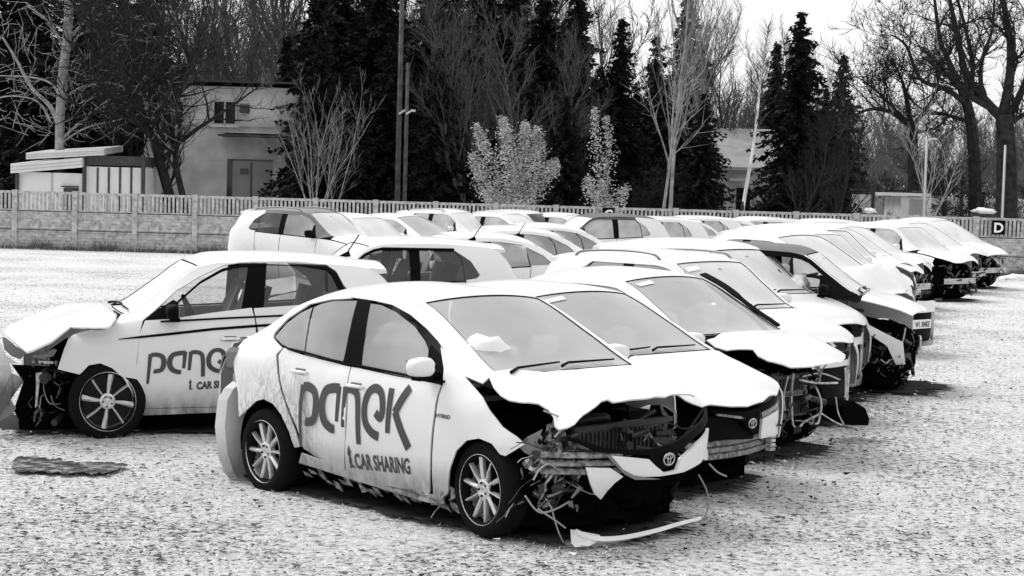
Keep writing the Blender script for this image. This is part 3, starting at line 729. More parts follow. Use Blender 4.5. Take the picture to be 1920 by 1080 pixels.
def word(c, f, par):
    m = MB()
    for i, (pts, w, tp) in enumerate(LET):
        l, r = stroke(pts, w, tp); n = len(l); vs = [f(x, y, .0007 * (i % 3)) for x, y in l] + [f(x, y, .0007 * (i % 3)) for x, y in r]
        m.add(vs, [(k, k + 1, n + k + 1, n + k) for k in range(n - 1)])
    return m.build('lettering', M['letter'], par, False)
CAT = [(0, 0), (.10, .10), (.05, .30), (.12, .55), (.0, .75), (.10, .98), (.20, 1.15), (.30, .95), (.42, .80), (.30, .62), (.38, .38), (.30, .2), (.62, .04), (.60, -.04), (.3, .03), (.2, -.02)]
def livery(c, sg, doorpar, x0, x1, z0, z1, h, h2, f2=(.42, .10)):
    """wordmark between x0 and x1 (reading direction), baseline z0->z1, second line below"""
    F = c.F; dx = x1 - x0
    def f(u, v, e=0.):
        x = x0 + dx * u / 4.2; z = z0 + (z1 - z0) * u / 4.2 + v * h
        return Vector((x, sg * (F.side(x, z) + .004 + e), z))
    word(c, f, doorpar)
    xs = x0 + dx * f2[0]; zb = z0 - h * .36 - h2 - f2[1] * h
    L = dx * (1.0 - f2[0]); LL = abs(L); s_ = 1 if L > 0 else -1
    def g(u, v):
        x = xs + s_ * u; z = zb + v + (z1 - z0) * (x - x0) / dx; return Vector((x, sg * (F.side(x, z) + .004), z))
    text_on(c, 'CAR SHARING', doorpar, lambda u, v: g(u + .045, v), h2 * 1.38, M['letter'], width=LL - .045, off=.0045)
    m = MB(); m.add([g(a * h2 * .9 - .02, b * h2 * 1.3) for a, b in CAT], [tuple(range(len(CAT)))]); m.build('animal_mark', M['letter'], doorpar)
def bay(c, x1, z=.50, w=.56):
    """dark crushed mass behind the nose with a ragged front and underside"""
    rg = random.Random(int(x1 * 1000) + int(w * 100)); ny, nz = 15, 8; vs = []; fs = []
    for a in range(nz):
        for b in range(ny):
            y = -w + 2 * w * b / (ny - 1); zz = .04 + (z - .04) * a / (nz - 1)
            if a == 0: zz += abs(rg.gauss(0, .05))
            vs.append((x1 + rg.uniform(-.09, .03) - .10 * abs(y / w) ** 3, y, zz + rg.uniform(-.015, .015)))
    fs += [(a * ny + b, a * ny + b + 1, (a + 1) * ny + b + 1, (a + 1) * ny + b) for a in range(nz - 1) for b in range(ny - 1)]
    k = len(vs); vs += [(1.9, -.64, .14), (1.9, .64, .14), (1.9, .64, .76), (1.9, -.64, .76)]; t = (nz - 1) * ny
    fs += [(k, k + 1, ny - 1, 0), (k + 3, k + 2, t + ny - 1, t), (k, k + 3, t, 0), (k + 1, k + 2, t + ny - 1, ny - 1)]
    m = MB(); m.add(vs, fs); m.build('engine_bay', M['dark'], c.root)

def engine_set(c, x=2.36, z=.60, s=1., seed=1):
    """recognisable engine-bay parts: radiator, battery, intake pipe, coolant tank, strut tower"""
    m = MB(); xr = x + .16
    m.box((xr, .05, z - .10), (.03, .92, .34)); 
    for k in range(22): m.box((xr + .02, -.38 + .04 * k, z - .10), (.008, .006, .30))
    m.box((xr + .01, .05, z + .08), (.05, .98, .03)); m.build('radiator', M['engine'], c.root)
    m = MB(); m.box((x - .05, .38, z + .04), (.16, .20, .14)); m.box((x - .05, .38, z + .12), (.17, .21, .02)); m.tube([(x - .02, .33, z + .13), (x - .02, .33, z + .16)], .012, 6); m.build('battery', M['black'], c.root)
    m = MB(); m.tube(smooth_line([(x - .1, -.30, z + .02), (x + .02, -.2, z + .10), (x + .04, .0, z + .11), (x - .06, .16, z + .07)], 5), .035, 10); m.build('intake_pipe', M['brake'], c.root, True)
    m = MB(); m.box((x + .02, -.42, z + .05), (.10, .12, .10), Matrix.Rotation(.3, 3, 'Z'), .8); m.tube([(x + .02, -.42, z + .1), (x + .02, -.42, z + .13)], .022, 8); m.build('coolant_tank', M['foam'], c.root)
    m = MB(); m.box((x - .18, .02, z - .02), (.30, .44, .16), None, .85)
    for k in range(4): m.tube([(x - .18, -.13 + .1 * k, z + .05), (x - .18, -.13 + .1 * k, z + .10)], .02, 8)
    m.build('engine_block', M['engine'], c.root)
# ------------------------------------------------------------ the foremost saloon
HEAD = R(46.2)
def front_clip(c, kind, seed=1):
    """what is left of the nose"""
    F = c.F
def build_hero():
    F = SED
    c = Car('wrecked_car', F, (-1.141, 12.995, 0), HEAD, grid=.06, paint='white')
    tag(c.root, 'foremost white saloon with torn-open nose, crumpled bonnet and large lettering on its doors', 'car', 'wrecked cars parked in the right-hand row')
    S_ = lambda *a: [c.S(*p) for p in a]
    T_ = lambda *a: [c.T(*p) for p in a]
    Q = lambda *a: [c.Fr(*p) for p in a]
    Ra = F.Rw + .05
    over = {
     'rear_quarter': S_((438,668),(446,735),(449,782),(462,768),(478,752),(495,748),(512,757),(526,778),(538,808),(548,840),(556,838),(545,800),(530,745),(519,700),(518,664),(530,652)) + S_((512,633),(514,624),(538,597),(580,570),(622,561),(660,559)) + lin(F.rail, .60, -.42, 12),
     'rear_door': S_((533,652),(522,666),(523,700),(533,742),(549,800),(561,842),(600,868),(647,889),(648,800),(650,760),(657,688),(640,684),(570,666),(545,658)),
     'front_door': S_((649.5,889),(720,910),(800,934),(806,922),(806,880),(813,780),(826,722),(815,719),(740,705),(672,690),(659,688),(652,760),(650,800)),
     'front_fender': S_((831,720),(817,782),(810,880),(812,928),(826,935),(840,925),(843,880),(855,845),(874,826),(898,822),(922,832),(938,852),(948,855),(965,845),(983,833),(968,818),(940,800),(918,772),(905,745),(885,722),(868,700),(840,665),(826,650),(832,690)),
     'sill': S_((560,868),(640,893),(720,918),(800,942),(832,945),(830,930),(800,925),(720,902),(640,878),(565,850)),
     'roof_side': lin(F.rail, .56, 2.10, 18) + S_((905,718),(868,703),(840,668)) + S_((822,640),(800,616),(770,590),(735,571),(700,563),(672,559)),
     'rear_window': S_((571,663),(600,672),(640,681),(646,660),(655,620),(668,564),(625,564),(600,570),(587,576),(577,620)),
     'quarter_window': S_((514,632),(526,645),(545,655),(568,662),(574,620),(584,576),(560,588),(536,606)),
     'front_window': S_((676,688),(740,703),(800,713),(803,660),(795,640),(775,612),(740,585),(712,572),(692,569),(683,620)),
     'b_pillar': S_((643,683),(675,690),(683,630),(694,564),(670,560),(655,620)),
     'mirror_base': S_((797,716),(826,718),(830,690),(828,668),(808,645),(803,655),(801,690))}
    dent = lambda p: p + Vector((0, .05 * math.exp(-((p.x - .42) / .13) ** 2) * max(0, min(1, (.80 - p.z) / .3)) + .012 * noise.noise(p * 5), 0))
    crush = lambda p: p + Vector((0, .02 * noise.noise(p * 6) * max(0, (p.x - 1.7)), 0))
    made = build_side(c, -1, over=over, fns={'rear_door': dent, 'rear_quarter': dent, 'front_fender': crush}, mirror='white')
    ofar = side_outlines(F)['front_fender']; ofar = [(min(x, 2.34), z) for x, z in ofar]
    build_side(c, 1, over={'front_fender': ofar}, fns={'front_fender': crush})
    livery(c, -1, made['front_door'], c.S(562,790)[0], c.S(766,790)[0], c.S(562,796)[1] + .0, c.S(766,822)[1] + .035, .285, .105, (.46, .22))
    # small badge on the front wing
    def bf(u, v):
        x = c.S(818,780)[0] + u; z = c.S(818,782)[1] + v; return Vector((x, -(F.side(x, z) + .004), z))
    text_on(c, 'HYBRID', made['front_fender'], bf, .035, M['letter'], width=.13, off=.001)
    hood_px = T_((914,704),(925,728),(938,742),(955,752),(985,756),(1010,757),(1028,768),(1038,784),(1040,800),(1048,806),(1064,803),(1078,795),(1095,776),(1118,763),(1150,756),(1200,750),(1270,742)) + [(2.66, .66), (2.6, .70)] + [(x, F.y4(x) + .01) for x in (2.5, 2.4, 2.3, 2.2, 2.15)] + [(2.16, .55), (2.18, .3), (2.19, 0), (2.18, -.3)] + T_((960,694))
    def hood_fn(p):
        n = noise.noise(p * 2.6 + Vector((3, 0, 0))) * .008 + abs(noise.noise(p * 4.5)) * -.016
        k = max(0, min(1, (p.x - 2.15) / .4))
        fold = .040 * max(0, 1 - abs(p.y + .25 + .25 * (p.x - 2.4)) / .07) - .03 * max(0, 1 - abs(p.y - .12 - .5 * (p.x - 2.4)) / .05)
        return p + Vector((0, 0, (n + fold) * k + .004))
    build_top(c, hood=hood_px, hood_fn=hood_fn, wsmat='ws')
    shell(c, x1=2.42)
    cabin(c, airbags=[(1.76, -.42, 1.05, .25), (1.66, .25, 1.10, .12), (1.0, -.50, 1.15, .17)])
    wipers(c)
    # wheels
    add_wheel(c, 0.0, -1, z=.262, steer=R(-3), y=.755, rot=.3); add_wheel(c, 0.0, 1, z=.30)
    add_wheel(c, F.fa - .01, -1, z=.292, steer=R(-7), y=.745, rot=.1); add_wheel(c, F.fa, 1, steer=R(-7), z=.32)
    # torn rear bumper hanging behind the wheel
    bpx = [(438,668),(450,700),(455,780),(449,830),(440,900),(448,925),(432,900),(420,880),(408,850),(403,790),(410,735),(424,700)]
    m = MB(); P = [c.on_x(px, py, -.52 - .12 * (i % 3) * .5) for i, (px, py) in enumerate([(440,700),(452,780),(450,800),(440,880),(447,925)])]
    front = [c.on_x(*q, -.40) for q in ((424,655),(440,652),(449,690),(455,780),(446,800),(437,760),(430,700))]
    rear_ = [c.on_x(*q, -.50) for q in ((436,715),(437,760),(436,820),(440,870),(450,915),(436,905),(420,885),(408,850),(403,800),(408,750),(420,728))]
    def slab(pts, name, mat, d=(.05, .05, 0)):
        mm = MB(); n = len(pts); mm.add([p for p in pts] + [p + Vector(d) for p in pts], [tuple(range(n)), tuple(range(2 * n - 1, n - 1, -1))] + [(i, i + n, (i + 1) % n + n, (i + 1) % n) for i in range(n)])
        return mm.build(name, mat, c.root)
    rb = slab(rear_, 'rear_bumper', M['streaked'])
    slab([c.on_x(*q, -.42) for q in ((424,660),(432,651),(441,654),(447,668),(452,695),(445,692),(432,690),(425,685))], 'tail_lamp', M['lamp'])
    slab([c.on_x(*q, -.44) for q in ((436,700),(447,703),(452,716),(455,775),(449,775),(445,720),(437,714))], 'bumper_bracket', M['foam'])
    junk(c, 5, -.62, -.35, -.75, -.5, .05, .3, 0, 0, 0)
    # torn body sill with hanging shreds
    m = MB(); rg = random.Random(4)
    for i in range(26):
        x = .38 + 1.45 * i / 25; z = .17 + .03 * math.sin(i); y = -.79 + rg.uniform(-.02, .02)
        m.add([(x, y, z), (x + .07, y - .01, z - .005), (x + .09, y + .02, z - rg.uniform(.03, .08)), (x + .01, y + .02, z - rg.uniform(.02, .06)), (x + .04, y + .05, z - .03)], [(0, 1, 2, 3), (0, 3, 4), (1, 4, 2), (0, 4, 1)])
    m.build('torn_sill', M['bare'], c.root)
    # --- nose
    fr = lambda name, pts, mat, off=0., th=.02: c.panel(name, Q(*pts), 'front', mat=mat, off=off, th=th, g=.04)
    # engine bay behind everything
    bay(c, 2.66, .48, .60)
    m = MB()
    m.tube(smooth_line([c.Fr(1066,822) and Vector((F.front(*c.Fr(1066,822)), *c.Fr(1066,822))), Vector((F.front(*c.Fr(1150,846)) + .0, *c.Fr(1150,846))), Vector((F.front(*c.Fr(1215,848)), *c.Fr(1215,848))), Vector((F.front(*c.Fr(1270,832)), *c.Fr(1270,832))), Vector((F.front(*c.Fr(1335,768)), *c.Fr(1335,768)))], 6), .014, 5)
    m.build('grille_trim', M['black'], c.root)
    fr('upper_grille', [(1068,826),(1120,838),(1170,842),(1215,842),(1260,830),(1300,800),(1338,765),(1335,782),(1300,818),(1270,845),(1262,860),(1258,872),(1238,879),(1224,868),(1212,852),(1170,850),(1110,846)], M['black'], .02)
    q = c.Fr(1243, 859); emblem(c, q[0], q[1], .052, dx=.05)
    fr('bumper', [(1136,853),(1170,856),(1210,860),(1222,872),(1238,885),(1262,880),(1270,858),(1300,830),(1324,802),(1318,840),(1308,866),(1275,884),(1230,892),(1180,893),(1160,880)], M['white'], .03)
    fr('grille_edge', [(1116,853),(1128,853),(1162,888),(1182,898),(1230,897),(1180,890),(1158,878),(1136,852)], M['lamp'], .04, .01)
    fr('bumper_corner', [(1094,876),(1140,877),(1164,893),(1148,905),(1134,920),(1122,936),(1110,925),(1102,905)], M['white'], .02)
    fr('bumper_corner', [(1318,838),(1330,858),(1318,862),(1308,858)], M['white'], .03)
    # stub of crash beam and its plates
    q0 = c.Fr(1072, 862); 
    m = MB()
    for k, zz in enumerate((.0, -.05, -.10)):
        pts = [Vector((F.front(y, .56 + zz) - .01, y, .565 + zz)) for y in (-.78, -.66, -.5, -.36)]
        m.tube(pts, .020, 6)
    m.build('crash_beam', M['bare'], c.root)
    # bottom lip lying on the ground
    lipp = [Vector((p.x, p.y, p.z)) for p in (c.on_x(1076,1000,2.72), c.on_x(1110,1012,2.82), c.on_x(1160,1010,2.88), c.on_x(1220,997,2.90), c.on_x(1270,982,2.88), c.on_x(1300,974,2.85), c.on_x(1308,970,2.83))]
    m = MB(); L = smooth_line(lipp, 5); n = len(L); vs = []
    for i, p in enumerate(L):
        w = .055 * (1 - .75 * i / n) + .006; p = Vector(p); p.z = max(p.z, .035)
        vs += [p + Vector((.02, 0, w * .5)), p + Vector((.04, 0, 0)), p + Vector((.0, 0, -.02)), p + Vector((-.03, 0, .0))]
    m.add(vs, [(i * 4 + j, i * 4 + (j + 1) % 4, i * 4 + 4 + (j + 1) % 4, i * 4 + 4 + j) for i in range(n - 1) for j in range(4)] + [(0, 1, 2, 3)])
    k = [c.on_x(1076,1000,2.72), c.on_x(1130,1010,2.84), c.on_x(1105,1024,2.86), c.on_x(1078,1026,2.80)]
    for p in k: p.z = max(p.z, .012)
    m.add(k + [p + Vector((-.03, 0, .02)) for p in k], [(0, 1, 2, 3), (7, 6, 5, 4), (0, 4, 5, 1), (1, 5, 6, 2), (2, 6, 7, 3), (3, 7, 4, 0)])
    m.build('bumper_lip', M['clean'], c.root)
    engine_set(c, 2.38, .60)
    junk(c, 11, 2.46, 2.70, -.80, -.48, .22, .64, 16, 24, 54, rr_=.005)
    junk(c, 12, 2.50, 2.66, -.78, -.55, .50, .66, 4, 10, 22, rr_=.006)
    fr('headlamp_fragment', [(992,838),(1012,822),(1040,808),(1030,832),(1040,850),(1022,862),(1005,852)], M['lamp'], -.10)
    fr('headlamp_fragment', [(1010,868),(1035,858),(1046,884),(1030,892),(1018,885)], M['foam'], -.12)
    fr('splash_shield', [(985,850),(1000,836),(1080,870),(1080,1000),(1000,995),(985,940)], M['dark'], -.30)
    junk(c, 14, 2.45, 2.66, .0, .55, .50, .68, 10, 22, 12, rr_=.008)
    junk(c, 15, 2.2, 2.55, -.5, .3, .45, .62, 5, 8, 3)
    junk(c, 16, 1.75, 2.0, -.80, -.70, .10, .24, 2, 2, 8)
    for pts in ([(985,930),(1010,960),(1040,955),(1068,940)], [(1010,955),(1040,975),(1060,990)], [(1310,890),(1325,920),(1328,950),(1318,980)], [(1330,870),(1345,885),(1362,893)], [(1040,820),(1060,790),(1020,770)], [(1000,900),(1012,880),(1030,870),(1050,885)]):
        m = MB(); m.tube(smooth_line([c.on_x(*q, 2.68) for q in pts], 5), .006, 5); m.build('hose', M['cablel'], c.root)
    return c
HERO = build_hero()
# ------------------------------------------------------------ hatchback facing left
def build_scala():
    F = HAT
    hd = R(-72); fwd = Vector((math.sin(hd), -math.cos(hd))); lf = Vector((math.cos(hd), math.sin(hd)))
    g = at_z(200, 816, 0); org = Vector((g.x, g.y)) - lf * .78 - fwd * F.fa
    c = Car('wrecked_car', F, (org.x, org.y, 0), hd, grid=.06)
    tag(c.root, 'white hatchback facing left with sprung bonnet, black door mirror and dark line above its lettering', 'car', 'wrecked cars parked in the left-hand row')
    S_ = lambda *a: [c.S(*p, sg=1) for p in a]
    over = {'front_fender': S_((262,779),(257,765),(247,735),(231,708),(210,690),(188,681),(166,685),(152,700),(148,702),(140,700),(108,692),(120,655),(128,635),(150,622),(200,618),(210,612),(228,588),(240,590),(262,592),(268,600),(262,625),(256,680)),
     'front_door': S_((262,766),(420,762),(470,760),(482,660),(478,600),(472,577),(400,586),(320,598),(272,601),(262,625),(256,690)),
     'rear_door': S_((472,760),(560,760),(600,700),(650,640),(655,570),(560,572),(476,578),(484,620),(486,680)),
     'sill': S_((262,779),(470,771),(600,768),(600,758),(470,762),(262,767)),
     'front_window': S_((330,597),(400,588),(455,582),(462,560),(468,498),(440,500),(415,508),(375,530),(335,565),(318,585)),
     'rear_window': S_((492,578),(560,572),(612,565),(608,503),(560,496),(500,495)),
     'quarter_window': S_((616,562),(640,548),(625,516),(614,504)),
     'b_pillar': S_((452,584),(494,580),(500,493),(466,495)),
     'roof_side': lin(F.rail, .02, 1.90, 20) + S_((232,590),(258,601),(268,600),(290,582),(330,545),(375,518),(420,497),(470,490),(560,490),(612,496),(630,508),(645,535),(660,550),(700,545)),
     'rear_quarter': [(F.x0 + .02, .36), (F.x0 + .1, .27), (-.39, .25)] + arc(0, F.Rw + .07, 180, 0) + [(.38, .24), (.33, .26), (.36, .45), (.22, .7), (.16, 1.0)] + S_((660,560),(655,542)) + lin(F.rail, .02, F.x0 + .02, 8),
     'mirror_base': S_((268,603),(318,597),(318,583),(332,566),(325,562),(290,585))}
    made = build_side(c, 1, over=over, glass=('darkg', 'darkg', 'clearg'), mirror=None, handles=False)
    # frame of window shown black
    bf = S_((330,597),(318,597),(318,583),(335,562),(375,527),(415,504),(440,497),(468,494),(612,499),(632,512),(648,548),(640,553),(622,515),(612,505),(560,497),(500,496),(468,499),(440,501),(415,509),(375,531),(335,566),(330,580))
    c.panel('window_frame', bf, 'side', sg=1, mat=M['black'], off=.004, th=.015)
    build_side(c, -1, glass=('clearg', 'darkg', 'clearg'))
    m = MB(); m.tube([(c.S(x, y, sg=1)[0], F.side(*c.S(x, y, sg=1)) + .004, c.S(x, y, sg=1)[1]) for x, y in ((222,636),(262,632),(320,626),(400,617),(480,611),(560,606))], [.003, .010, .012, .012, .012, .012], 5); m.build('moulding', M['black'], made['front_door'])
    livery(c, 1, made['front_door'], c.S(277,706, sg=1)[0], c.S(462,690, sg=1)[0], c.S(277,700, sg=1)[1], c.S(462,690, sg=1)[1] + .01, .165, .062, (.44, .26))
    door_handle(c, *c.S(432,636, sg=1), 1, made['front_door'])
    build_top(c, hood='none', wsmat='ws2')
    # sprung bonnet
    m = MB(); hp = [(178,566),(200,578),(218,588),(216,597),(206,610),(198,613),(132,612),(118,622),(95,640),(60,656),(50,659),(38,650),(12,632),(8,622),(12,612),(40,600),(90,580),(130,568)]
    out = []
    for px, py in hp:
        o = c.loc(Vector((0, 0, CAMH))); d = c.loc(Vector((0, 0, CAMH)) + ray(px, py)) - o
        # plane of the bonnet, hinge at the cowl, falling to the nose
        n = Vector((.34, 0, 1)); p0 = Vector((F.cowl, 0, 1.06)); t = (p0 - o).dot(n) / d.dot(n); out.append(o + d * t)
    k = len(out); cx = sum((p for p in out), Vector()) / k
    bm = domain([(p.x, p.y) for p in out], .07)
    for v in bm.verts: 
        x, y = v.co.x, v.co.y; v.co.z = 1.06 - .34 * (x - F.cowl) + .02 * max(0, 1 - (y / .7) ** 2) + .004 * noise.noise(Vector((x, y, 0)) * 6)
    if sum(f.normal.z for f in bm.faces) < 0: bmesh.ops.reverse_faces(bm, faces=bm.faces[:])
    me = bpy.data.meshes.new('hood'); bm.to_mesh(me); bm.free(); ho = link('hood', me, c.paint, c.root); sl = ho.modifiers.new('s', 'SOLIDIFY'); sl.thickness = .02; sl.offset = -1
    shell(c, x1=2.45); cabin(c, airbags=[]); wipers(c); antenna(c)
    m = MB(); bp = []
    add_mirror(c, 1, 'black')
    add_wheel(c, F.fa, 1, z=.292, style='eight', rot=.15, y=.75); add_wheel(c, F.fa, -1, z=.325, style='eight'); add_wheel(c, 0, 1, z=.30, style='eight'); add_wheel(c, 0, -1, z=.325, style='eight')
    # broken nose: bumper flap, grille piece, splinters
    def slab(name, pts, mat, xs, d=(.03, -.03, 0), g=None):
        P = [c.on_lat(px, py, x) for (px, py), x in zip(pts, xs)]; n = len(P); mm = MB()
        for p in P: p.z = max(p.z, .015)
        mm.add(P + [p - Vector((0, .03, 0)) for p in P], [tuple(range(n)), tuple(range(2 * n - 1, n - 1, -1))] + [(i, i + n, (i + 1) % n + n, (i + 1) % n) for i in range(n)]); return mm.build(name, mat, c.root)
    fl = [(-20,685),(18,682),(22,700),(40,708),(44,716),(30,735),(20,750),(30,765),(25,775),(34,788),(36,805),(5,806),(-10,795),(-30,790)]
    slab('bumper', fl, M['white_dirty'], [.62 + .04 * math.sin(i) for i in range(len(fl))])
    gp = [(-20,640),(2,645),(10,665),(30,680),(0,683),(-30,680)]
    slab('bumper', gp, M['white'], [.45] * len(gp))
    gr = [(4,632),(12,634),(30,650),(50,660),(44,668),(38,674),(22,668),(8,655)]
    slab('grille', gr, M['lamp'], [.42] * len(gr))
    slab('headlamp', [(60,668),(85,665),(100,655),(107,656),(100,668),(75,673)], M['lamp'], [.58] * 6)
    slab('lamp_trim', [(60,676),(100,678),(100,682),(62,681)], M['chrome'], [.57] * 4)
    slab('bracket', [(67,700),(80,698),(82,712),(74,716),(70,760),(66,765),(68,720)], M['foam'], [.56] * 7)
    slab('splash_shield', [(22,684),(108,688),(150,702),(150,812),(30,812),(36,788),(26,770),(44,716)], M['dark'], [.50] * 8)
    junk(c, 21, 2.35, 2.68, .50, .62, .12, .62, 10, 12, 8, rr_=.006)
    return c
SCALA = build_scala()
# ------------------------------------------------------------ the right-hand row, each nose wrecked its own way
H_FW = Vector((math.sin(HEAD), -math.cos(HEAD))); H_LF = Vector((math.cos(HEAD), math.sin(HEAD)))
def place_row(px, py, lat, corner, ref=1.04):
    """origin so that the windscreen's lower right corner (seen) lies at lateral distance lat from the first car"""
    o = Vector((0, 0, CAMH)); d = ray(px, py); o2 = Vector((-1.141, 12.995))
    t = (lat - (Vector((0, 0)) - o2).dot(H_LF)) / Vector((d.x, d.y)).dot(H_LF); p = o + d * t
    org = Vector((p.x, p.y)) - H_FW * corner[0] - H_LF * corner[1]
    return (org.x, org.y, 0), p.z / ref
RG = 'wrecked cars parked in the right-hand row'
def row_car(F, px, py, lat, label, corner=None, heading=HEAD, szlim=(.9, 1.12), **k):
    corner = corner or (F.cowl + .02, F.y5(F.cowl) - .03); ref = F.top(F.cowl, corner[1])
    org, sz = place_row(px, py, lat, corner, ref)
    print('ROW %-60s org %.2f %.2f sz %.3f' % (label[:60], org[0], org[1], sz))
    sz = max(szlim[0], min(szlim[1], sz))
    c = Car('wrecked_car', F, org, heading, sz=sz, **k); tag(c.root, label, 'car', RG); return c
def four_wheels(c, style='ten', lod=1, skip=()):
    for i, (x, sg) in enumerate(((c.F.fa, -1), (c.F.fa, 1), (0, -1), (0, 1))):
        if i not in skip: add_wheel(c, x, sg, style=style, lod=lod, steer=R((i * 3 % 7) - 3) if i < 2 else 0)
def cut_fender(F, x): return [(min(a, x), b) for a, b in side_outlines(F)['front_fender']]
def sticker(c, y=-.50, w=.2):
    F = c.F; x = F.rf + .09
    pts = [(x, y), (x, y + w), (x + .05, y + w), (x + .05, y)]; m = MB()
    m.add([(a, b, F.top(a, b) + .004) for a, b in pts], [(0, 1, 2, 3)]); m.build('windscreen_sticker', M['paper'], c.root)
def crumple(amp, x0=2.1, seed=0, sc=3.5):
    def fn(p):
        k = max(0, min(1, (p.x - x0) / .45)); return p + Vector((0, 0, (noise.noise(p * sc + Vector((seed, 0, 0))) * amp + noise.noise(p * 11) * amp * .2) * k))
    return fn
def place_pt(px, py, z, local, heading):
    p = at_z(px, py, z); fw = Vector((math.sin(heading), -math.cos(heading))); lf = Vector((math.cos(heading), math.sin(heading)))
    o = Vector((p.x, p.y)) - fw * local[0] - lf * local[1]; return (o.x, o.y, 0)
# second saloon: bonnet shut, grille kept, bare crash beam
def car_two():
    F = SED
    c = row_car(F, 1340, 656, 2.42, 'white saloon directly beside the foremost one, with bonnet shut above a bare ribbed crash beam', grid=.07)
    build_side(c, -1, over={'front_fender': cut_fender(F, 2.7)}); build_side(c, 1, over={'front_fender': cut_fender(F, 2.72)})
    T_ = lambda *a: [c.T(*p) for p in a]
    hood = T_((1180,672),(1190,700),(1230,728),(1285,752),(1330,760),(1370,764),(1400,763),(1430,752),(1450,741)) + [(2.82, .60), (2.76, .66)] + [(x, F.y4(x) - .005) for x in (2.6, 2.45, 2.3, 2.2, 2.15)] + [(2.16, .55), (2.18, .3), (2.19, 0), (2.18, -.3)] + T_((1190,668))
    build_top(c, hood=hood, hood_fn=crumple(.010, 2.2, 4), wsmat='ws'); shell(c, x1=2.7); bay(c, 2.66); cabin(c, airbags=[(1.66, .1, 1.08, .15), (1.2, -.35, 1.2, .14)]); wipers(c); sticker(c); four_wheels(c, lod=0)
    Q = lambda *a: [c.Fr(*p) for p in a]; fr = lambda name, pts, mat, off=0., th=.02: c.panel(name, Q(*pts), 'front', mat=mat, off=off, th=th, g=.05)
    fr('upper_grille', [(1330,768),(1372,772),(1402,771),(1432,760),(1470,735),(1470,745),(1436,770),(1420,778),(1425,800),(1412,812),(1398,800),(1390,784),(1370,779),(1335,774)], M['black'], .0)
    fr('lower_grille', [(1322,780),(1370,785),(1390,790),(1400,805),(1424,812),(1420,824),(1320,826)], M['black'], -.04, 0)
    fr('grille_trim', [(1340,775),(1385,780),(1392,784),(1385,785),(1340,779)], M['bare'], .02)
    fr('grille_trim', [(1424,773),(1440,765),(1474,742),(1474,750),(1442,772),(1426,782)], M['lamp'], .02)
    fr('bumper', [(1426,785),(1445,774),(1464,763),(1465,800),(1458,812),(1440,818),(1422,822)], M['white'], .02)
    q = c.Fr(1407, 793); emblem(c, q[0], q[1], .050, dx=.02)
    zb = c.Fr(1390, 838)
    beam(c, 2.80, -.74, .66, .33, .15, bow=.16); junk(c, 31, 2.55, 2.75, .45, .70, .25, .60, 5, 10, 16)
    m = MB()
    for i in range(5): m.box((2.74, .62, .26 + i * .035), (.05, .06, .022))
    m.build('beam_bracket', M['foam'], c.root)
    return c
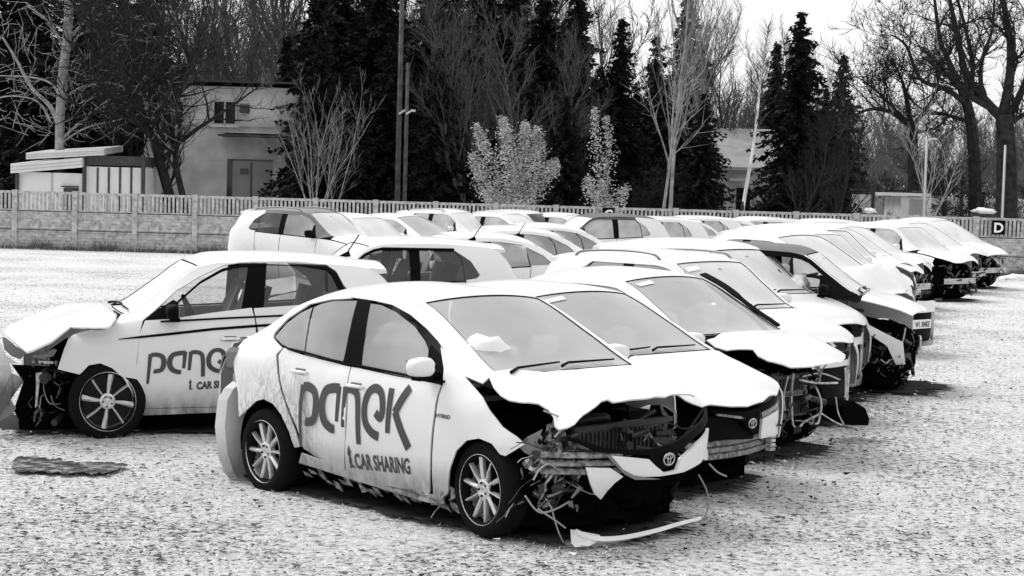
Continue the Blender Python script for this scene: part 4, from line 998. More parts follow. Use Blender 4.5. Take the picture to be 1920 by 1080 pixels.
def car_three():
    F = SED
    c = row_car(F, 1472, 611, 4.25, 'white saloon with nose stripped to hanging rods and a loose black strip on its windscreen', szlim=(.9, .995), grid=.07)
    build_side(c, -1, over={'front_fender': cut_fender(F, 2.35)}); build_side(c, 1, over={'front_fender': cut_fender(F, 2.40)})
    T_ = lambda *a: [c.T(*p, .06) for p in a]
    hood = T_((1325,632),(1340,650),(1362,656),(1412,655),(1422,668),(1440,678),(1470,684),(1520,687),(1560,681),(1585,672)) + [(2.76, .70), (2.6, .76)] + [(x, F.y4(x) - .0) for x in (2.4, 2.3, 2.2, 2.15)] + [(2.16, .55), (2.18, .3), (2.19, 0), (2.18, -.3)] + T_((1340,628))
    def fn(p):
        k = max(0, min(1, (p.x - F.cowl) / .3)); return p + Vector((0, 0, .055 * k + .004 * noise.noise(p * 4)))
    build_top(c, hood=hood, hood_fn=fn, wsmat='ws'); shell(c, x1=2.45); bay(c, 2.50, .70, .74); cabin(c, airbags=[(1.66, .15, 1.08, .22), (1.65, -.4, 1.06, .14)]); sticker(c); four_wheels(c)
    engine_set(c, 2.34, .56)
    m = MB()   # rods and frame rails hanging from the nose
    rods = [[(1488,700),(1484,740),(1486,790),(1490,800)], [(1478,705),(1470,740),(1472,770)], [(1530,725),(1540,755),(1535,790),(1528,795)], [(1567,745),(1572,775),(1582,795)], [(1585,690),(1586,720),(1585,745)], [(1592,700),(1590,730),(1588,750)], [(1500,800),(1510,790),(1538,776)], [(1540,775),(1560,788),(1578,797)], [(1500,712),(1530,718),(1570,718)], [(1505,706),(1540,700),(1575,712)]]
    for i, r in enumerate(rods): m.tube(smooth_line([c.on_x(*p, 2.56 + .03 * (i % 3)) for p in r], 4), .007 if i % 2 else .010, 5)
    m.build('frame_rods', M['foam'], c.root)
    beam(c, 2.56, -.5, .35, .50, .05, bow=.02, name='radiator_support')
    junk(c, 41, 2.45, 2.58, -.6, .68, .12, .70, 16, 26, 26)
    # loose wheel-arch liner lying on the ground at the far corner
    m = MB(); vs = []; P = [c.on_x(px, py, 2.50) for px, py in ((1580,762),(1600,752),(1622,765),(1630,785),(1628,798),(1600,797),(1584,792))]
    for p in P: p.z = max(p.z, .02)
    n = len(P); m.add(P + [p + Vector((-.25, 0, 0)) for p in P], [tuple(range(n)), tuple(range(2 * n - 1, n - 1, -1))] + [(i, i + n, (i + 1) % n + n, (i + 1) % n) for i in range(n)]); m.build('arch_liner', M['dark'], c.root)
    # black roof strip standing off the windscreen and lying over the pillar
    m = MB()
    pts = smooth_line([(F.rf - .02, .585, F.top(F.rf, .585) + .05), (1.55, .57, F.top(1.55, .57) + .05), (1.85, .58, F.top(1.85, .58) + .04), (2.12, .60, F.top(2.1, .6) + .03)], 5)
    vs = []
    for i, p in enumerate(pts):
        w = .045 if i < 8 else .026; vs += [(p[0], p[1] - w, p[2]), (p[0], p[1] + w, p[2] + .01), (p[0], p[1] + w, p[2] - .012), (p[0], p[1] - w, p[2] - .014)]
    n = len(pts); m.add(vs, [(i * 4 + j, i * 4 + (j + 1) % 4, i * 4 + 4 + (j + 1) % 4, i * 4 + 4 + j) for i in range(n - 1) for j in range(4)] + [(0, 1, 2, 3)]); m.build('loose_strip', M['black'], c.root)
    return c
def car_four():
    F = raised(HAT, .03)
    c = row_car(F, 1495, 577, 6.15, 'white hatchback with roof rails parked behind the stripped nose, bonnet flat and shut', grid=.08)
    build_side(c, -1); build_side(c, 1); build_top(c, wsmat='ws2', rails=True, hood_fn=crumple(.006, 2.1, 8)); shell(c); bay(c, 2.6); cabin(c); wipers(c); four_wheels(c, 'eight'); sticker(c)
    c.panel('upper_grille', [(-.4, .60), (.4, .60), (.5, .68), (-.5, .68)], 'front', mat=M['black'], off=.01); ring_bumper(c); headlamps(c)
    return c
def car_five():
    F = HAT
    c = row_car(F, 1530, 550, 8.0, 'white hatchback with a pointed bonnet above a wide gaping black bumper opening', grid=.08)
    build_side(c, -1); build_side(c, 1)
    build_top(c, wsmat='ws2', hood_fn=crumple(.007, 2.1, 2)); shell(c); bay(c, 2.6); cabin(c, airbags=[(1.45, .3, 1.12, .1)]); wipers(c); four_wheels(c, 'eight'); sticker(c)
    ring_bumper(c); headlamps(c); c.panel('upper_grille', [(-.36, .62), (.36, .62), (.44, .69), (-.44, .69)], 'front', mat=M['black'], off=.01)
    return c
def car_six():
    F = SUVF
    org = place_pt(1614, 560, 1.04, (F.cowl + .02, -.70), R(73)); c = Car('wrecked_car', F, org, R(73), sz=.98, grid=.08); tag(c.root, 'white crossover with dark roof, black windscreen pillars and an open side window', 'car', RG); print('E', org)
    build_side(c, -1, skip=('front_fender',), frames='black', glass=('sideg', 'sideg', None), mirror='black'); build_side(c, 1, over={'front_fender': cut_fender(F, 2.4)}, frames='black', mirror='black')
    build_top(c, wsmat='ws2', roofmat='film', hood_fn=crumple(.03, 2.0, 6), hood=hood_out(F, 2.5)); shell(c); bay(c, 2.42, .66, .74); cabin(c, airbags=[(1.2, -.5, 1.2, .18), (1.5, .3, 1.15, .14)]); wipers(c); four_wheels(c, 'eight', skip=(0,))
    junk(c, 51, 2.1, 2.5, -.74, .65, .1, .62, 24, 40, 44); junk(c, 52, 1.9, 2.4, -.80, -.66, .3, .70, 8, 10, 20)
    c.panel('fender_piece', [(2.0, .80), (2.42, .60), (2.45, .35), (2.35, .34), (2.25, .55), (2.05, .68)], 'side', sg=-1)
    c.panel('bumper', [(.05, .40), (.30, .48), (.66, .20), (.70, .30), (.66, .56), (.3, .60), (.05, .56)], 'front', off=-.18, th=.02)
    m = MB(); m.tube(smooth_line([(1.0, -.72, 1.35), (1.1, -.74, 1.22), (1.2, -.74, 1.05), (1.5, -.78, 1.0)], 5), .014, 5); m.build('seat_belt', M['black'], c.root)
    return c
def car_seven():
    F = SED
    c = row_car(F, 1638, 508, 13.4, 'white saloon with bonnet folded into a ridge and a bumper carrying a number plate', grid=.09)
    build_side(c, -1, over={'front_fender': cut_fender(F, 2.45)}); build_side(c, 1)
    def fn(p):
        k = max(0, 1 - abs(p.x - 2.5) / .38); return p + Vector((0, 0, .16 * k + .04 * noise.noise(p * 4)))
    build_top(c, wsmat='ws2', hood_fn=fn); shell(c, x1=2.5); bay(c, 2.6); cabin(c, airbags=[(1.5, 0, 1.1, .15)]); four_wheels(c)
    c.F = raised(F, 0, xn=3.36); ring_bumper(c, plate='W1 384KE'); c.F = F; junk(c, 61, 2.5, 2.8, -.6, .6, .5, .72, 6, 12, 14)
    return c
def car_eight():
    F = HAT
    c = row_car(F, 1651, 485, 18.2, 'white hatchback whose bonnet has lifted clear of a black gap beside the folded saloon', grid=.09)
    build_side(c, -1, over={'front_fender': cut_fender(F, 2.3)}); build_side(c, 1)
    def fn(p): k = max(0, (p.x - F.cowl)); return p + Vector((0, 0, .22 * k + .05 * noise.noise(p * 3)))
    build_top(c, wsmat='ws2', hood_fn=fn); shell(c, x1=2.4); bay(c, 2.5); cabin(c); four_wheels(c, 'eight'); junk(c, 71, 2.4, 2.75, -.6, .65, .15, .7, 8, 16, 18)
    beam(c, 2.66, -.6, .6, .42, .12, mat='foam')
    return c
ROW = [car_two(), car_three(), car_four(), car_five(), car_six(), car_seven(), car_eight()]
def far_car(F, label, org, heading, sz, group, roofmat=None, front='junk', seed=1, ws='farw', film=None, hoodk=0., rails=False, g=.14, glass='farg', airb=False):
    c = Car('wrecked_car', F, org, heading, sz=sz, grid=g, far=True); tag(c.root, label, 'car', group)
    fr_ = roofmat or 'white'
    over = {} if front == 'full' else {'front_fender': cut_fender(F, F.fa + .3)}
    for sg in (-1, 1): build_side(c, sg, over=over, glass=(glass, glass, glass), frames=fr_, mirror='black' if roofmat else 'white')
    def fn(p): k = max(0, min(.7, p.x - F.cowl)); return p + Vector((0, 0, hoodk * k + .04 * noise.noise(p * 3.5 + Vector((seed, 0, 0))) * min(1, k * 3)))
    build_top(c, wsmat=ws, roofmat=roofmat, hood_fn=fn, rails=rails, rear_glass='farg'); shell(c, x1=F.fa + .3); bay(c, F.fa + .38)
    four_wheels(c, 'eight' if F.hatch else 'ten')
    if front == 'full': ring_bumper(c); headlamps(c)
    else: junk(c, seed, F.fa + .3, F.xn - .02, -.62, .66, .12, .70, 8, 18, 26); beam(c, F.xn - .1, -.6, .6, .40, .11, mat='foam')
    return c
def far_row(px, py, lat, F, label, **k):
    corner = (F.cowl + .02, F.y5(F.cowl) - .03); ref = F.top(F.cowl, corner[1]); org, sz = place_row(px, py, lat, corner, ref)
    print('FAR', label[:50], [round(v, 1) for v in org], round(sz, 2)); return far_car(F, label, org, HEAD, max(.95, min(1.12, sz)), RG, **k)
far_row(1645, 497, 15.9, HAT, 'white hatchback squeezed in right behind the bonnet folded into a ridge', seed=84, ws='ws2', g=.1)
far_row(1676, 479, 20.2, SED, 'white saloon with a torn-open nose just behind the lifted bonnet', seed=85, ws='ws2', g=.1)
far_row(1806, 459, 28.6, SED, 'white saloon with its bonnet edge lifted, second from the far end of the right-hand row', seed=86, hoodk=.12)
far_row(1697, 473, 22.2, SED, 'white saloon with a rumpled bonnet edge, fifth from the far end of the right-hand row', seed=81, hoodk=.10)
far_row(1782, 468, 25.6, HAT, 'white hatchback with a grey-shaded windscreen, fourth from the far end of the right-hand row', seed=82, ws='ws2', hoodk=.05)
far_row(1846, 452, 31.0, SED, 'white saloon in front of the fence, last at the far end of the right-hand row', seed=83, hoodk=.0)
# ------------------------------------------------------------ left-hand row (facing left) and the row behind it
LG = 'wrecked cars parked in the left-hand row'
def place_pt(px, py, z, local, heading):
    p = at_z(px, py, z); fw = Vector((math.sin(heading), -math.cos(heading))); lf = Vector((math.cos(heading), math.sin(heading)))
    o = Vector((p.x, p.y)) - fw * local[0] - lf * local[1]; return (o.x, o.y, 0)
HL = R(-72)
def left_two():
    org = place_pt(948, 470, 1.40, (-.40, .54), HL)
    c = Car('wrecked_car', HAT, org, HL, grid=.08); tag(c.root, 'white hatchback facing left directly behind the lettered one with the black door mirror', 'car', LG)
    F = HAT; build_side(c, 1, glass=('darkg', 'darkg', 'darkg'), mirror='black'); build_side(c, -1)
    m = MB(); top = side_outlines(F)['roof_side']; 
    wt = lambda x: min(F.rail(x) - .045, F.rail(F.rf - .1) - .04)
    m.tube([(x, F.side(x, z) + .006, z) for x, z in lin(wt, F.dr + .1, F.df - .05, 12)], .018, 5); m.build('window_frame', M['black'], c.root)
    build_top(c, wsmat='ws2', hood_fn=crumple(.06, 2.0, 3)); shell(c); bay(c, 2.5); cabin(c); antenna(c); four_wheels(c, 'eight'); junk(c, 91, 2.4, 2.7, -.6, .6, .1, .66, 6, 10, 10)
    return c
left_two()
def left_far(px, py, z, local, F, label, heading=HL, **k):
    org = place_pt(px, py, z, local, heading); print('LEFT', label[:40], [round(v, 1) for v in org]); return far_car(F, label, org, heading, k.pop('sz', 1.0), LG, **k)
s3 = left_far(1030, 494, 1.06, (-.08, .80), SED, 'white saloon facing left with a paper notice inside its rear side window', seed=101, g=.1, glass='sideg')
F = SED; m = MB(); m.add([(x, .70 + dz_, z) for x, z, dz_ in ((.50, 1.08, .01), (.22, 1.08, .01), (.24, 1.30, -.04), (.50, 1.32, -.04))], [(0, 1, 2, 3)]); m.build('notice', M['paper'], s3.root)
antenna(s3)
left_far(1075, 474, 1.06, (-.08, .80), SED, 'white saloon facing left just behind the one with the paper notice', seed=102, g=.1, glass='sideg')
left_far(1122, 464, 1.06, (-.08, .80), SED, 'white saloon facing left whose curved rear pillar stands just before the dark ragged roof', seed=103, g=.1, glass='sideg')
left_far(1222, 440, 1.20, (-.05, .76), SUVF, 'white crossover facing left with dark ragged film over its roof', seed=104, roofmat='film', glass='farg')
left_far(1303, 442, 1.10, (-.08, .78), HAT, 'white hatchback facing left with a squarish frosted side window, first after the dark ragged roof', seed=105)
left_far(1342, 436, 1.12, (-.08, .78), SED, 'white saloon facing left, second after the dark ragged roof', seed=106)
far_car(HAT, 'white hatchback facing left, third after the dark ragged roof', (at_y(1352, 300, 46).x, 46, 0), HL, 1.0, LG, seed=107)
def left_at(px, Y, F, label, **k): return far_car(F, label, (at_y(px, 300, Y).x, Y, 0), HL, 1.0, LG, **k)
left_at(1408, 46.5, SED, 'white saloon facing left, fourth after the dark ragged roof', seed=108)
left_at(1468, 47.2, HAT, 'white hatchback roof under the left bungalow window, third from the end of the left-hand row', seed=109)
left_at(1530, 47.6, SED, 'white saloon roof right of the bungalow, second from the end of the left-hand row', seed=110)
left_at(1590, 46.8, HAT, 'white hatchback roof below the small white heap, last of the left-hand row', seed=111)
BG_ = 'wrecked cars in the back row by the fence'
def back_car(px, py, F, label, heading=R(60), z=1.12, **k):
    org = place_pt(px, py, z, (F.cowl + .02, F.y5(F.cowl) - .03), heading); print('BACK', label[:40], [round(v, 1) for v in org]); return far_car(F, label, org, heading, 1.0, BG_, **k)
suv = Car('wrecked_car', SUVF, place_pt(622, 442, 1.12, (SUVF.cowl, -.70), R(62)), R(62), grid=.1, far=True)
tag(suv.root, 'two-tone white crossover with grey roof, leftmost of the back row by the fence', 'car', BG_)
build_side(suv, -1, frames='grey', glass=('darkg', 'darkg', 'sideg'), mirror='black'); build_side(suv, 1, frames='grey')
build_top(suv, wsmat='ws2', roofmat='grey', rails=True); shell(suv); bay(suv, 2.5); cabin(suv); ring_bumper(suv); headlamps(suv); four_wheels(suv, 'eight')
print('SUV', suv.o)
back_car(770, 440, HAT, 'white hatchback with a raised bonnet corner, next to the two-tone crossover in the back row', seed=121, hoodk=.35)
back_car(858, 434, SED, 'white saloon with grey-tinted windscreen, third car of the back row', seed=122, ws='ws')
back_car(930, 424, HAT, 'white hatchback with roof rails seen above the left-hand row, fourth car of the back row', seed=123, rails=True)
def back_at(px, Y, F, label, **k): return far_car(F, label, (at_y(px, 300, Y).x, Y, 0), R(60), 1.0, BG_, **k)
back_at(882, 46.2, SED, 'white saloon in front of the pale bush, fifth car of the back row', seed=124)
back_at(930, 47.4, HAT, 'white hatchback with a dark windscreen by the fence, sixth car of the back row', seed=125, ws='darkg', hoodk=.25)
back_at(1000, 47.8, SED, 'white saloon below the leafy climber, last car of the back row', seed=126, hoodk=.2)
# ------------------------------------------------------------ ground
def ground():
    xs = np.concatenate([np.linspace(-220, -22, 14)[:-1], np.linspace(-22, 22, 150), np.linspace(22, 220, 14)[1:]]); ys = np.concatenate([[-30, 0], np.linspace(6, 60, 190), np.linspace(60, 500, 24)[1:]])
    me = bpy.data.meshes.new('ground'); nx, ny = len(xs), len(ys)
    v = [(x, y, (.018 * noise.noise(Vector((x * 1.3, y * 1.3, 0))) + .006 * noise.noise(Vector((x * 5, y * 5, 0)))) - .012 if 6 < y < 60 else -.01) for y in ys for x in xs]
    f = [(j * nx + i, j * nx + i + 1, (j + 1) * nx + i + 1, (j + 1) * nx + i) for j in range(ny - 1) for i in range(nx - 1)]
    me.from_pydata(v, [], f); me.update()
    m, t, b = new_mat('frosted grass and gravel'); tc = N(t, 'ShaderNodeTexCoord')
    def noi(scale, detail, rough=.6, mp=None):
        n = N(t, 'ShaderNodeTexNoise', i_Scale=scale, i_Detail=detail, i_Roughness=rough); t.links.new(tc.outputs['Object'], n.inputs['Vector']); return n
    a = noi(17, 9, .74); bb = noi(.42, 6, .65); d = noi(42, 5, .7)
    # dark earth and leaves between frosted tufts; how much shows varies over the lot
    mx = N(t, 'ShaderNodeMath', operation='MULTIPLY_ADD', i_1=.34, i_2=-.178); t.links.new(bb.outputs[0], mx.inputs[0])
    ad = N(t, 'ShaderNodeMath', operation='ADD'); t.links.new(a.outputs[0], ad.inputs[0]); t.links.new(mx.outputs[0], ad.inputs[1])
    r = ramp(t, .35, .50, .04, .80, mid=(.405, .42)); t.links.new(ad.outputs[0], r.inputs[0])
    r2 = ramp(t, .34, .52, .45, 1.0); t.links.new(d.outputs[0], r2.inputs[0])
    mm = N(t, 'ShaderNodeMix', data_type='RGBA', blend_type='MULTIPLY'); mm.inputs[0].default_value = .75; t.links.new(r.outputs[0], mm.inputs[6]); t.links.new(r2.outputs[0], mm.inputs[7])
    t.links.new(mm.outputs[2], b.inputs['Base Color']); b.inputs['Roughness'].default_value = .95; b.inputs['Specular IOR Level'].default_value = .1
    bp = N(t, 'ShaderNodeBump', i_Strength=.9, i_Distance=.05); t.links.new(ad.outputs[0], bp.inputs['Height']); t.links.new(bp.outputs[0], b.inputs['Normal'])
    tag(link('ground', me, m, None, True), kind='structure')
ground()
M['tuft'] = simple('frosted grass tuft', .7, .9, var=.35, scale=3, spec=.05)
M['leaf'] = simple('fallen brown leaf', .075, .8, var=.7, scale=2, spec=.1)
def cover(name, n, mat, seed, kind):
    rg = np.random.default_rng(seed); vs = []; fs = []
    for i in range(n):
        y = 8.5 + 26 * rg.random() ** 1.7; x = (rg.random() - .5) * 2 * (y * .31 + .6)
        if kind == 'leaf' and noise.noise(Vector((x * .55, y * .55, 3))) < rg.uniform(-.6, .15): continue
        k = len(vs)
        if kind == 'leaf':
            s = rg.uniform(.006, .021) * (1 + .7 * (rg.random() < .12)) ; a = rg.uniform(0, 6.28); e = rg.uniform(.25, .8); tl = rg.uniform(-.5, .5)
            c_, s_ = math.cos(a), math.sin(a)
            for u, w, h in ((-1, 0, .15), (0, -e, .45), (1, 0, .2), (0, e, .35)):
                vs.append((x + s * (u * c_ - w * s_), y + s * (u * s_ + w * c_), .004 + s * (h + .5 * tl * u)))
            fs.append((k, k + 1, k + 2, k + 3))
        else:
            for b_ in range(3):
                a = rg.uniform(0, 6.28); h = rg.uniform(.006, .018); L = rg.uniform(.01, .04); w = .004; k = len(vs)
                vs += [(x - w * math.sin(a), y + w * math.cos(a), 0), (x + w * math.sin(a), y - w * math.cos(a), 0), (x + L * math.cos(a), y + L * math.sin(a), h)]
                fs.append((k, k + 1, k + 2))
    me = bpy.data.meshes.new(name); me.from_pydata(vs, [], fs); me.update(); o = link(name, me, M[mat], None, False)
    tag(o, 'small dark leaves and clods scattered over the frosted ground' if kind == 'leaf' else 'short pale frosted grass blades over the lot', 'ground cover', kind='stuff')
cover('fallen_leaves', 38000, 'leaf', 3, 'leaf'); cover('frosted_grass', 14000, 'tuft', 4, 'tuft')
# wet strip at the left
out = [(18,880),(32,857),(60,854),(110,857),(132,866),(180,865),(226,869),(229,880),(205,888),(150,885),(120,889),(80,886),(48,883)]
m = MB(); m.add([(q.x + .10 * noise.noise(Vector((q.x * 4, q.y * 4, 0))), q.y + .16 * noise.noise(Vector((q.x * 5, q.y * 3, 5))) + .12 * noise.noise(Vector((q.x * 19, q.y * 9, 2))), .016) for q in (at_z(x, y, .016) for x, y in chaikin(out, 3))], [tuple(range(104))]); pm_, pt_, pb_ = new_mat('shallow dark puddle'); pb_.inputs['Roughness'].default_value = .30; tc_ = N(pt_, 'ShaderNodeTexCoord'); nn_ = N(pt_, 'ShaderNodeTexNoise', i_Scale=9., i_Detail=8., i_Roughness=.7); pt_.links.new(tc_.outputs['Object'], nn_.inputs['Vector']); rr_ = ramp(pt_, .48, .66, .035, .5); pt_.links.new(nn_.outputs[0], rr_.inputs[0]); pt_.links.new(rr_.outputs[0], pb_.inputs['Base Color'])
tag(m.build('puddle', pm_, None), kind='structure')
# ------------------------------------------------------------ concrete fence
FY = 3300 * 2.2 / 145
M['conc'] = simple('weathered concrete', .42, .9, var=.4, scale=9, bump=.4, spec=.2); M['conc_dark'] = simple('dark concrete', .06, .9, var=.5, scale=4, spec=.1)
def fence():
    xs = []; posts_px = [-92, 23, 140, 252, 365, 479]
    sp = (at_y(365, 460, FY).x - at_y(140, 460, FY).x) / 2; x0 = at_y(140, 460, FY).x - 2 * sp
    root = empty('concrete_fence', (x0, FY, 0)); tag(root, 'long grey concrete fence of ribbed panels with a row of balusters on top', 'fence')
    n = 28; H = 1.66
    post = MB(); post.box((0, 0, H / 2), (.15, .15, H)); pm = post.mesh('post')
    pan = MB()
    for k, (z0, z1) in enumerate(((.02, .53), (.55, 1.06))):
        pan.box((sp / 2, 0, (z0 + z1) / 2), (sp - .152, .05, z1 - z0 - .004))
        for r_ in range(5): pan.box((sp / 2, -.032, z0 + .06 + r_ * .095), (sp - .22, .016, .055))
        pan.box((sp / 2, -.04, z1 - .02), (sp - .17, .04, .036))
    pam = pan.mesh('panel')
    bal = MB(); bal.box((sp / 2, 0, 1.095), (sp - .16, .07, .05)); bal.box((sp / 2, 0, 1.60), (sp - .16, .075, .07))
    nb = 13
    for k in range(nb): bal.box((.16 + (sp - .32) * k / (nb - 1), 0, 1.345), (.062, .05, .444))
    bam = bal.mesh('baluster_panel')
    bnd = MB(); bnd.box((sp / 2, -.012, 1.065), (sp - .158, .09, .035)); bnd.box((sp / 2, -.03, .542), (sp - .17, .05, .022)); bdm = bnd.mesh('rail')  # dark bands below the balusters and along the panel joint
    for i in range(n):
        for nm, me, mat in (('rail', bdm, 'conc_dark'), ('post', pm, 'conc'), ('panel', pam, 'conc'), ('baluster_panel', bam, 'conc')):
            o = bpy.data.objects.new(nm, me); C.objects.link(o); o.parent = root; o.location = (i * sp, 0, 0)
            if not me.materials: me.materials.append(M[mat]); me.shade_flat()
            if nm == 'post': o.location.x = i * sp
fence()
def board_sign(px0, px1, py0, py1, txt, Y, label):
    a = at_y(px0, py0, Y); b = at_y(px1, py1, Y); root = empty('letter_sign', ((a.x + b.x) / 2, Y, b.z)); tag(root, label, 'sign')
    m = MB(); m.box((0, 0, (a.z - b.z) / 2), (b.x - a.x, .03, a.z - b.z)); m.build('board', M['black'], root)
    me = text_mesh(txt, (a.z - b.z) * .95, None, .012); xs = [v.co.x for v in me.vertices]; cx = (min(xs) + max(xs)) / 2
    for v in me.vertices: v.co = Vector((v.co.x - cx, -.02, v.co.y + (a.z - b.z) * .16))
    link('letter', me, M['paper'], root, False)
board_sign(1861, 1884, 413, 440, 'D', FY - .12, 'black square sign with a white letter D on the fence at far right')
board_sign(1130, 1152, 389, 414, 'C', FY - .12, 'small black sign with a white letter C on the fence below the leafy climber')
# white bag by the fence
bm = bmesh.new(); bmesh.ops.create_icosphere(bm, subdivisions=3, radius=1); g = at_z(1904, 525, 0)
for v in bm.verts: k = 1 + .3 * noise.noise(v.co * 2); v.co = Vector((v.co.x * .42 * k, v.co.y * .2 * k, max(-.02, v.co.z * .14 * k + .02)))
me = bpy.data.meshes.new('rubbish_bag'); bm.to_mesh(me); bm.free(); o = link('rubbish_bag', me, M['clean']); o.location = (g.x, g.y, .0); tag(o, 'crumpled white sheet lying on the ground past the last car', 'debris')
# weeds along the fence foot
M['weed'] = simple('dry weeds', .10, .9, var=.6, scale=4, spec=.05)
vs = []; fs = []; rg = random.Random(9)
for i in range(9000):
    x = rg.uniform(-16, 18); y = FY - .12 - abs(rg.gauss(0, .22)); h = rg.uniform(.05, .22) * (1.5 if noise.noise(Vector((x, 0, 0))) > .1 else .7); a = rg.uniform(-.6, .6); k = len(vs)
    vs += [(x - .008, y, 0), (x + .008, y, 0), (x + a * h, y + rg.uniform(-.05, .05), h)]; fs.append((k, k + 1, k + 2))
me = bpy.data.meshes.new('weeds'); me.from_pydata(vs, [], fs); me.update(); tag(link('weeds', me, M['weed'], None, False), 'dry weeds growing along the foot of the concrete fence', 'weeds', kind='stuff')

# dark ragged sheets laid under the cars, painting in the shade beneath them
M['shade_patch'] = simple('painted under-car shade', .035, .95, var=.6, scale=6, spec=.05)
def shade_patch(o, h, x0=-.75, x1=2.85, w=.80, seed=0):
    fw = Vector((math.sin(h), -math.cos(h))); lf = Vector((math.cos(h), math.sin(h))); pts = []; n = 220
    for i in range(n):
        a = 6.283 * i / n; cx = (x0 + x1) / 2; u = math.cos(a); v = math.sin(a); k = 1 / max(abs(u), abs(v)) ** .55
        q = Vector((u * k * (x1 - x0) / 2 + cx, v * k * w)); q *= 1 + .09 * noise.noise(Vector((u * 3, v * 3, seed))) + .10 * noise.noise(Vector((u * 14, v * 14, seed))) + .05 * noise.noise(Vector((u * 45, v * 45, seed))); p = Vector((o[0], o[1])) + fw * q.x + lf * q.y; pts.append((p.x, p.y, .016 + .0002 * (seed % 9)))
    m = MB(); m.add(pts, [tuple(range(n))]); tag(m.build('painted_car_shade', M['shade_patch'], None), kind='structure')
for i, r_ in enumerate([o for o in C.objects if o.name.startswith('wrecked_car') and o.parent is None]): shade_patch(r_.location, r_.rotation_euler.z + math.pi / 2, seed=i)

# chips of plastic and glass around the wrecked noses
rg = random.Random(12)
for mat, n_, lab in (('black', 420, 'black plastic splinters scattered on the ground before the wrecked noses'), ('clean', 200, 'white plastic chips scattered on the ground before the wrecked noses')):
    vs = []; fs = []
    for i in range(n_):
        o = rg.choice([o for o in C.objects if o.name.startswith('wrecked_car') and o.parent is None][:9]); h = o.rotation_euler.z + math.pi / 2; fw = Vector((math.sin(h), -math.cos(h))); lf = Vector((math.cos(h), math.sin(h)))
        p = Vector((o.location.x, o.location.y)) + fw * rg.gauss(2.85, .35) + lf * rg.uniform(-1, 1); s = rg.uniform(.008, .035); k = len(vs); a = rg.uniform(0, 6.28)
        for q in range(3): vs.append((p.x + s * math.cos(a + q * 2.1) * rg.uniform(.5, 1.4), p.y + s * math.sin(a + q * 2.1), .01 + rg.uniform(0, .025)))
        fs.append((k, k + 1, k + 2))
    me = bpy.data.meshes.new('plastic_chips'); me.from_pydata(vs, [], fs); me.update(); tag(link('plastic_chips', me, M[mat], None, False), lab, 'debris', kind='stuff')
# ------------------------------------------------------------ houses and sheds behind the fence
M['wall'] = simple('grey render', .60, .9, var=.25, scale=1.2, spec=.1); M['wall_dark'] = simple('dark render', .10, .9, var=.3, scale=1, spec=.1)
M['white_sheet'] = simple('white sheet metal', .70, .5, var=.08, scale=2); M['roofing'] = simple('roofing', .07, .8, var=.3, spec=.1); M['pane'] = simple('window pane', .015, .1); M['frame'] = simple('window frame', .45, .6)
M['roof_pale'] = simple('pale roof sheets', .30, .7, var=.2, scale=2)
M['door'] = simple('door leaf', .30, .6, var=.12, scale=2)
def B(name, px0, px1, py0, py1, Y, d, mat, parent, off=0.):
    """box whose front face covers these pixels at distance Y, d metres deep"""
    a = at_y(px0, py0, Y); b = at_y(px1, py1, Y); m = MB(); L = Vector(parent.location) if parent else Vector()
    m.box(((a.x + b.x) / 2 - L.x, Y + d / 2 - off - L.y, (a.z + b.z) / 2 - L.z), (abs(b.x - a.x), d, abs(a.z - b.z))); return m.build(name, M[mat], parent)
def window(root, px0, px1, py0, py1, Y, n=2):
    f = B('window', px0, px1, py0, py1, Y, .10, 'pane', root, .03)
    a = at_y(px0, py0, Y); b = at_y(px1, py1, Y); m = MB(); L = root.location; w = abs(b.x - a.x); h = abs(a.z - b.z); cx, cz = (a.x + b.x) / 2 - L.x, (a.z + b.z) / 2 - L.z; t = .06; y = Y - .06 - L.y
    m.box((cx, y, cz + h / 2), (w + t, .06, t)); m.box((cx, y, cz - h / 2), (w + t, .06, t))
    for k in range(n + 1): m.box((cx - w / 2 + w * k / n, y + .002, cz), (t, .055, h - t - .004))
    m.build('frame', M['frame'], f); s = MB(); s.box((cx, y - .04, cz - h / 2 - .07), (w + .2, .14, .05)); s.build('sill', M['wall'], f); return f
HY = 62.
h = empty('house', (at_y(420, 300, HY).x, HY, 0)); tag(h, 'pale two-storey house half hidden by bare trees on the left, door under a dark canopy', 'house')
B('wall', 272, 556, 158, 450, HY, 7, 'wall', h); B('roof', 262, 566, 146, 158, HY - .4, 8, 'roofing', h); B('ledge', 300, 553, 233, 236, HY, .12, 'frame', h, .12)
B('canopy', 408, 536, 251, 258, HY - 1.2, 1.25, 'roofing', h); B('canopy_edge', 410, 520, 247, 251, HY - 1.2, 1.2, 'wall', h)
window(h, 401, 443, 189, 234, HY, 2); window(h, 310, 345, 189, 234, HY, 2)
B('door', 436, 508, 303, 447, HY, .08, 'door', h, .05); B('door_frame', 427, 434, 298, 447, HY, .10, 'pane', h, .07); B('door_frame', 434, 512, 298, 303, HY, .10, 'pane', h, .07); B('door_glass', 451, 467, 316, 327, HY, .02, 'pane', h, .08)
B('door_gap', 470, 471.4, 305, 445, HY, .02, 'pane', h, .06)
for y_ in (272, 300, 330): B('wall_joint', 388, 425, y_, y_ + 1.5, HY, .02, 'frame', h, .012)
f = B('vent_box', 452, 468, 196, 212, HY, .35, 'wall_dark', h, .35)
